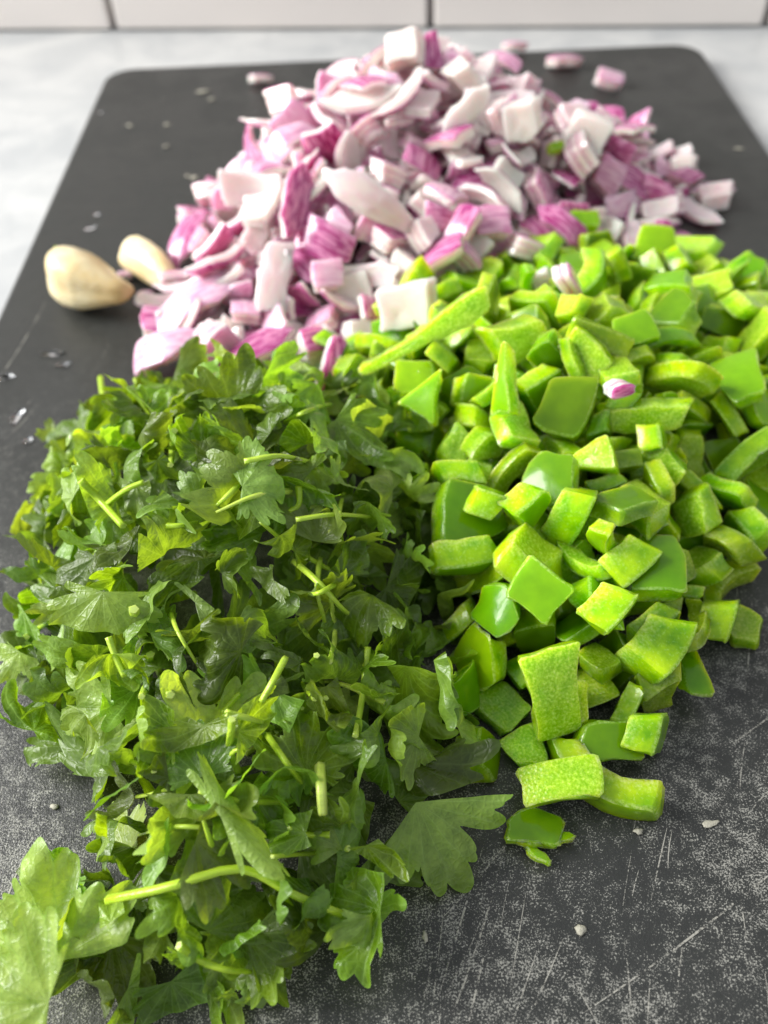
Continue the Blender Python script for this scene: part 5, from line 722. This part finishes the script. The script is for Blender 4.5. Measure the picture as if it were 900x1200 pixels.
oni('purple edged onion scrap half hidden behind the cilantro', 240, 432, rect(26, 26, .2), 3.5, (-0.4, 0.4, 0.8), 60, color=(0.9, .6, .5), ground=0.005)
oni('clear onion scrap beside the small garlic clove', 146, 321, lens(24, 12), 2, (0, 0.8, 0.6), -30, color=WHT, ground=0.002)
oni('clear onion scrap under the tip of the small garlic clove', 170, 344, lens(22, 11), 2, (0, 0.8, 0.6), 15, color=WHT, ground=0.002)
oni('white onion block lying on the green pepper', 666, 331, rect(48, 26, .08), 4.5, (0.9, 0.3, 0.45), 2, layers=2, color=(0.5, .5, .5), lift=1.9)
oni('clear white onion scrap beside the white block on the pepper', 636, 331, rect(26, 24, .25), 3, (0, 0.5, -0.8), 40, color=WHT, lift=0.8)
oni('ribbed white onion stack at the pepper border', 614, 290, rect(40, 36, .1), 6, (0.3, 0.75, 0.3), 10, layers=3, color=(0, .25, .5), lift=0.8)
oni('small purple onion bit lying in the middle of the pepper', 725, 456, rect(32, 15, .08), 4, (0.15, -0.35, 0.9), 12, layers=2, color=(0.85, .8, .5), lift=2.0)
refresh()

# ------------------------------------------------------------------ cilantro that stands out
def hero_leaf(label, px, py, R, up, tip, folds=(), cuts=(), color=(0.2, 0.5, 0.5), wave=1.0, lift=2.0, z=None, under=False, spread=None, seed=0, small=False):
    p = at(px, py, z) if z is not None else surf(px, py)
    rng = random.Random(int(px * 3 + py) + seed); R *= MM * (0.84 if z is None else 1.0)
    me = leaf_mesh(rng, R, cuts, [dict(alpha=math.radians(f[0]), s0=f[1] * R, A=f[2], w=f[3] * R) if len(f) == 4 else dict(alpha=math.radians(f[0]), s0=f[1] * R, A=0, R=f[2] * R) for f in folds], wave, nth=110, spread=spread)
    a = math.radians(tip); u = camvec(up); d = camvec((math.cos(a), math.sin(a), 0)); q = qaxes(u, Vector(d).cross(u))
    if under: q = q @ Quaternion((0, 1, 0), math.pi)
    if z is None: p = p + TOCAM(p) * lift * MM
    o = put('cilantro_leaf', me, None, p, q, 1.0, color)
    lo = min((q.to_matrix() @ v.co).z for v in me.vertices) + p.z
    if lo < 0.0003: o.location.z += 0.0003 - lo
    tag(o, label, 'cilantro', 'chopped cilantro'); return o
hero_leaf('large pale cilantro leaf, underside up, in the bottom left corner', 60, 1080, 19, (0.05, 0.15, 1), 100, [(20, .3, .5, .3)], [(3.6, .55)], (0.9, .5, .8), 1.3, z=.012, under=True)
hero_leaf('second large pale cilantro leaf below the corner leaf', 22, 1165, 17, (-0.1, 0.2, 1), 170, [(70, .2, .6, .3)], [], (0.8, .5, .75), 1.3, z=.017, under=True)
hero_leaf('flat cilantro leaf with rounded teeth reaching onto the bare board', 512, 985, 19, (0.1, 0.1, 1), -62, [(90, .2, .35, .3)], [], (0.3, .55, .6), 0.6, z=.009, under=True, spread=1.15, seed=3)
hero_leaf('blue green pointed cilantro leaf near the front crest', 232, 890, 12, (-0.1, 0.5, 0.9), 108, [(80, .1, -.5, .3)], [], (0.12, .9, .55), 0.6, lift=4)
hero_leaf('frilly pale cilantro leaf above the front of the heap', 112, 835, 14, (-0.2, 0.2, 1), 200, [(50, .1, .6, .3)], [], (0.75, .4, .8), 1.0, lift=3, under=True)
hero_leaf('small pale cilantro leaf hanging at the left photo edge', 18, 775, 9, (-0.2, 0.1, 1), 240, [(10, .1, .5, .3)], [], (0.6, .4, .8), 0.8, lift=2, under=True)
hero_leaf('broad draped cilantro leaf on the left slope', 120, 715, 18, (-0.15, 0.3, 1), -95, [(90, -.1, .9, .3), (0, .1, .5, .4)], [(1.57, .5)], (0.3, .3, .6), 0.7, lift=3, under=True)
hero_leaf('upright frilly cilantro leaf in front of the onion', 278, 470, 20, (0.15, -0.25, 0.95), 85, [(0, .1, .6, .3)], [(-1.57, .35)], (0.05, .3, .35), 1.0, lift=3)
hero_leaf('pale crumpled cilantro leaf at the left edge near the bare board', 85, 575, 14, (-0.5, 0.2, 0.9), 150, [(30, 0, 1.2, .15), (120, .1, .8, .2)], [], (0.6, .5, .8), 1.2, lift=2, under=True)
hero_leaf('narrow greyish cilantro leaf on the crest near the onion', 300, 568, 15, (0.1, 0.4, 0.95), 15, [(90, 0, .9, .25)], [(1.2, .6)], (0.45, .9, .75), 0.9, lift=3, under=True)
hero_leaf('pale veined cilantro leaf left of a stem on the crest', 352, 690, 12, (-0.1, 0.2, 1), 195, [(60, 0, .6, .3)], [(0, .5)], (0.5, .6, .7), 0.8, lift=3, under=True)
hero_leaf('folded bright cilantro leaf bending down beside the pepper', 480, 868, 14, (0.2, 0.1, 1), 190, [(90, 0, 2.3, .12), (0, .2, .6, .3)], [(0.3, .5)], (0.4, .4, .75), 0.8, lift=3)
hero_leaf('rolled cilantro leaf forming a ring at the front', 388, 985, 13, (0.3, 0.55, 0.8), 90, [(0, -.8, .33)], [(1.57, .45), (-1.57, .4)], (0.3, .4, .6), 0.5, lift=4, spread=2.0)
hero_leaf('pleated cilantro leaf with parallel ridges at the front', 275, 955, 20, (0.05, 0.45, 1), 35, [(85, -.45, 1.2, .07), (87, -.32, -1.5, .06), (84, -.18, 1.4, .07), (88, -.02, -1.4, .07), (84, .15, 1.2, .08), (88, .3, -1.0, .08)], [], (0.4, .4, .7), 0.4, lift=3, under=True)
hero_leaf('tiny cilantro scrap standing alone on the board at left', 58, 508, 5.5, (0.3, -0.1, 0.9), 95, [(0, 0, 1.2, .2)], [], (0.4, .3, .7), 0.6, z=.004)
hero_leaf('smooth lime cilantro leaf curling at the front left', 152, 985, 12, (-0.5, 0.3, 0.8), 60, [(20, 0, .7, .4)], [(0, .6)], (0.55, .0, .8), 0.3, lift=3)
hero_leaf('glossy narrow cilantro leaf hanging down beside the pepper', 520, 790, 15, (0.5, 0.2, 0.8), -80, [(0, 0, 2.0, .15)], [(0, .3), (3.14, .3)], (0.1, .7, .4), 1.0, lift=3)
hero_leaf('dark wet cilantro leaf lying in front by the flat leaf', 425, 1085, 12, (0.3, 0.0, 1), -100, [(0, 0, 1.3, .2)], [(1.57, .5)], (0.35, .6, .6), 1.0, lift=2, under=True)
hero_leaf('green cilantro leaf hanging over the bottom photo edge', 300, 1120, 15, (0.0, 0.2, 1), -60, [(90, 0, 1.0, .2)], [], (0.1, .4, .5), 1.0, lift=2)
refresh()

def hero_stem(label, ctrl, r0, r1, branch=None, color=(0.3, 0.5, 0.5), lift=1.2):
    P = []
    for c in ctrl:
        p = surf(*c[:2]) + Vector((0, 0, (lift - 0.3) * MM)) if len(c) == 2 else at(*c)
        P.append(p)
    base = P[0].copy(); base.z = 0
    pts = curve_pts([p - P[0] for p in P]); n = len(pts)
    me = tube_mesh('cilantro_stalk', pts, [(r0 + (r1 - r0) * i / (n - 1)) * 0.6 * MM for i in range(n)], M_STEM)
    o = put('cilantro_stalk', me, None, P[0], None, 1.0, color); tag(o, label, 'cilantro', 'cilantro stems')
    if branch:
        Q = [(surf(*c[:2]) + Vector((0, 0, lift * MM)) if len(c) == 2 else at(*c)) - P[0] for c in branch]
        b = curve_pts(Q); put('branch', tube_mesh('branch', b, [0.66 * r1 * (1 - 0.3 * i / (len(b) - 1)) * MM for i in range(len(b))], M_STEM), o, color=color)
    return o
hero_stem('long bent cilantro stem lying across the front of the heap', [(132, 1062), (200, 1048), (285, 1026), (345, 1055), (402, 1078)], 1.25, 1.0, color=(0.1, .5, .5), lift=3.5)
hero_stem('straight upright lime stem near the pepper border', [(432, 764), (426, 815), (417, 868)], 1.0, 0.9, lift=2)
hero_stem('short leaning stem left of the upright lime stem', [(372, 774), (376, 798), (383, 824)], 0.9, 0.8, lift=2)
hero_stem('short stem leaning left on the middle of the heap', [(336, 777), (322, 803), (308, 828)], 1.0, 0.9, lift=2)
hero_stem('curved stem running down right across the crest', [(346, 664), (375, 690), (405, 722), (436, 746)], 1.1, 0.7, lift=2)
hero_stem('forked stem on the left of the crest', [(160, 722), (172, 755), (188, 788), (203, 822)], 1.5, 1.2, [(180, 775), (178, 800), (170, 825)], lift=2.5)
hero_stem('forked yellowish stem on the upper left slope', [(98, 572), (122, 596), (148, 625)], 1.4, 1.1, [(128, 602), (150, 585), (172, 575)], color=(0, .5, .5), lift=2.5)
hero_stem('slender stem on the crest by the onion side', [(288, 548), (330, 542), (378, 552)], 1.0, 0.8, lift=2)
hero_stem('slender stem pointing at the pepper', [(348, 616), (390, 610), (436, 612)], 0.9, 0.7, lift=2)
hero_stem('stem curling up onto the bare board at the back left', [(118, 442, .006), (122, 468, .007), (134, 490, .010), (150, 520, .012)], 1.3, 1.1, color=(0.1, .5, .5))
hero_stem('thin stem standing up behind the heap near the onion wedge', [(158, 444, .012), (166, 462, .013), (180, 480, .015)], 0.8, 0.9)
hero_stem('yellow kinked stem low at the bottom of the heap', [(212, 1112), (240, 1130), (270, 1140), (296, 1142)], 1.1, 0.6, color=(0.0, .5, .5), lift=2)
hero_stem('short stem stub by the blue green leaf', [(275, 852), (273, 872), (270, 892)], 1.1, 1.0, lift=3)
hero_stem('short lime stem above the frilly pale leaf', [(132, 756), (140, 778), (151, 802)], 1.0, 0.9, lift=3)
hero_stem('yellow stem stub poking out at the left edge', [(34, 752), (48, 742), (64, 732)], 1.2, 1.1, color=(0, .5, .5), lift=2)
hero_stem('pale ended stem rising from the rolled leaf', [(377, 905), (378, 930), (380, 962)], 1.5, 1.3, color=(0.9, .5, .5), lift=3)
hero_stem('slender stem lying under the onion fronting leaf', [(335, 500), (362, 486), (388, 478)], 1.0, 0.9, lift=1.5)
hero_stem('short stem beside the frilly upright leaf', [(206, 512), (204, 530), (202, 552)], 1.2, 1.0, lift=2)
def more_stems():
    rng = random.Random(77)
    for k in range(26):
        x, y = rng.uniform(130, 440), rng.uniform(540, 1000); a = rng.uniform(0, 6.28); L = rng.uniform(16, 55)
        dx, dy = math.cos(a) * L, math.sin(a) * L * 0.8; bx, by = rng.uniform(-8, 8), rng.uniform(-8, 8)
        o = hero_stem('x', [(x - dx, y - dy), (x + bx, y + by), (x + dx, y + dy)], rng.uniform(0.7, 1.2), rng.uniform(0.4, 0.8), lift=rng.uniform(-0.6, 0.8), color=(rng.random() * .6, .5, .5))
        note(o, 'thin cilantro stem piece %s' % cil_zone(at(x, y, 0.03)), 'cilantro')
more_stems()

# ------------------------------------------------------------------ garlic
def clove(label, a, b, rmax, prof, tip_green, cut_end, bendz, roll=0.0):
    A, B = at(*a), at(*b); ax = (B - A); L = ax.length; n, sides = 30, 28; V = []; C = []; F = []
    for i in range(n + 1):
        t = i / n; r = rmax * np.interp(t, *zip(*prof)); cy = bendz * math.sin(math.pi * t)
        for k in range(sides):
            an = 2 * math.pi * k / sides
            f = 1 + 0.11 * math.cos(3 * an + roll) + 0.03 * math.cos(5 * an + 1); wob = 1 + 0.03 * math.sin(7 * t + 2 * an)
            V.append((t * L, cy + r * f * wob * math.cos(an), r * f * wob * math.sin(an) * 0.92))
            br = max(0, (t - 0.72) / 0.28) ** 1.3 * 0.8 if not cut_end else max(0, (t - 0.9) / 0.1) * 0.4
            C.append((br, max(0, (0.10 - t) / 0.10) if tip_green else 0, max(0, (0.12 - t) / 0.12) if cut_end else 0))
    for i in range(n):
        for k in range(sides): F.append((i * sides + k, i * sides + (k + 1) % sides, (i + 1) * sides + (k + 1) % sides, (i + 1) * sides + k))
    F.append(tuple(range(sides))[::-1]); F.append(tuple(n * sides + k for k in range(sides)))
    me = mesh('garlic_clove', V, F, M_GARLIC, C)
    ax.normalize(); q = qaxes(Vector((0, 0, 1)), ax); o = put('garlic_clove', me, None, A, q)
    o.location.z += 0.0002 - (min((q.to_matrix() @ v.co).z for v in me.vertices) + A.z)
    tag(o, label, 'garlic', 'peeled garlic cloves'); return o
g1 = clove('larger peeled garlic clove with green tip, nearest the left board edge', (64, 296, .010), (152, 352, .006), 0.0095, [(0, .10), (.05, .36), (.15, .70), (.3, .95), (.45, 1.0), (.6, .90), (.75, .66), (.88, .46), (.95, .38), (1, .22)], True, False, -0.0035, 0.6)
sp = tube_mesh('sprout_tip', curve_pts([(0.0022, 0, 0.0005), (0.0014, 0, 0.0024), (0.0012, 0.0004, 0.0040)]), [0.0012 * (1 - 0.8 * i / 14) for i in range(15)], M_STEM); put('sprout_tip', sp, g1, color=(0.6, .5, .5))
g2 = clove('smaller peeled garlic clove with blunt cut end, beside the onion', (150, 284, .008), (200, 333, .005), 0.0060, [(0, .62), (.03, .78), (.1, .92), (.3, 1.0), (.55, .97), (.75, .82), (.9, .56), (1, .2)], False, True, 0.0012, 2.0)

# ------------------------------------------------------------------ crumbs and water on the board
def blob(name, label, px, py, sx, sy, h, mat, cat, group, seed):
    rng = random.Random(seed); p = at(px, py, 0); k = (p - Vector((0, 0, CAMH))).dot(FWD) / FPX
    n, rg = 14, 5; V = [(0, 0, h * MM)]; F = []; w = [1 + rng.uniform(-.28, .28) for _ in range(n)]
    for r in range(1, rg + 1):
        f = r / rg
        for j in range(n):
            a = 2 * math.pi * j / n; ww = 1 + (w[j] - 1) * f
            V.append((math.cos(a) * f * ww * sx * k / 2, math.sin(a) * f * ww * sy * k / 2, h * MM * (1 - f ** 2.2) * (1 + 0.25 * (w[(j + r) % n] - 1))))
    for j in range(n): F.append((0, 1 + j, 1 + (j + 1) % n))
    for r in range(rg - 1):
        for j in range(n): F.append((1 + r * n + j, 1 + (r + 1) * n + j, 1 + (r + 1) * n + (j + 1) % n, 1 + r * n + (j + 1) % n))
    F.append(tuple(1 + (rg - 1) * n + j for j in range(n))[::-1])
    o = put(name, mesh(name, V, F, mat), None, (p.x, p.y, 0.0003)); o.rotation_euler = (0, 0, rng.uniform(-0.4, 0.4)); tag(o, label, cat, group)
CR = 'dried crumbs on the board'
for k, (x, y, sx, sy, h, l) in enumerate([(680, 1090, 13, 13, .5, 'round pale crumb on the scratched board front'), (748, 975, 12, 8, .4, 'small pale crumb right of the foremost pepper skin'), (832, 966, 20, 9, .2, 'flat whitish smear crumb at the right of the board'),
        (498, 1098, 7, 13, .3, 'narrow pale crumb below the flat cilantro leaf'), (65, 946, 11, 8, .4, 'white crumb on the bare board at the left'), (238, 108, 16, 7, .5, 'pale crumb on the far left of the board'), (248, 117, 8, 5, .4, 'tiny crumb beside the pale far left crumb'),
        (152, 148, 9, 6, .4, 'dull crumb on the far left board surface'), (196, 147, 8, 5, .4, 'dull small crumb nearer the onion on the far board'), (228, 209, 9, 9, .5, 'round crumb behind the garlic'), (220, 207, 6, 5, .4, 'speck beside the round crumb behind the garlic'),
        (195, 172, 7, 5, .4, 'speck on the board above the round crumb'), (866, 175, 12, 4, .3, 'thin pale fleck at the right board rim')]):
    blob('crumb', l, x, y, sx, sy, h, M_CRUMB, 'crumb', CR, k)
WD_ = 'water drops on the board'
for k, (x, y, sx, sy, l) in enumerate([(20, 488, 15, 30, 'tall water drop at the left photo edge of the board'), (33, 516, 12, 14, 'small water drop below the tall drop'), (62, 415, 30, 12, 'wide water drop on the board below the larger garlic'), (74, 428, 18, 10, 'small water drop beside the wide drop'),
        (6, 442, 20, 14, 'water drop at the left rim of the board'), (106, 268, 14, 10, 'water drop behind the larger garlic'), (114, 252, 9, 6, 'tiny water drop behind the garlic'), (118, 133, 7, 4, 'tiny far water drop near the board rim')]):
    blob('water_drop', l, x, y, sx, sy, .45, M_WATER, 'water drop', WD_, 50 + k)

bpy.context.view_layer.update()
finish_labels()
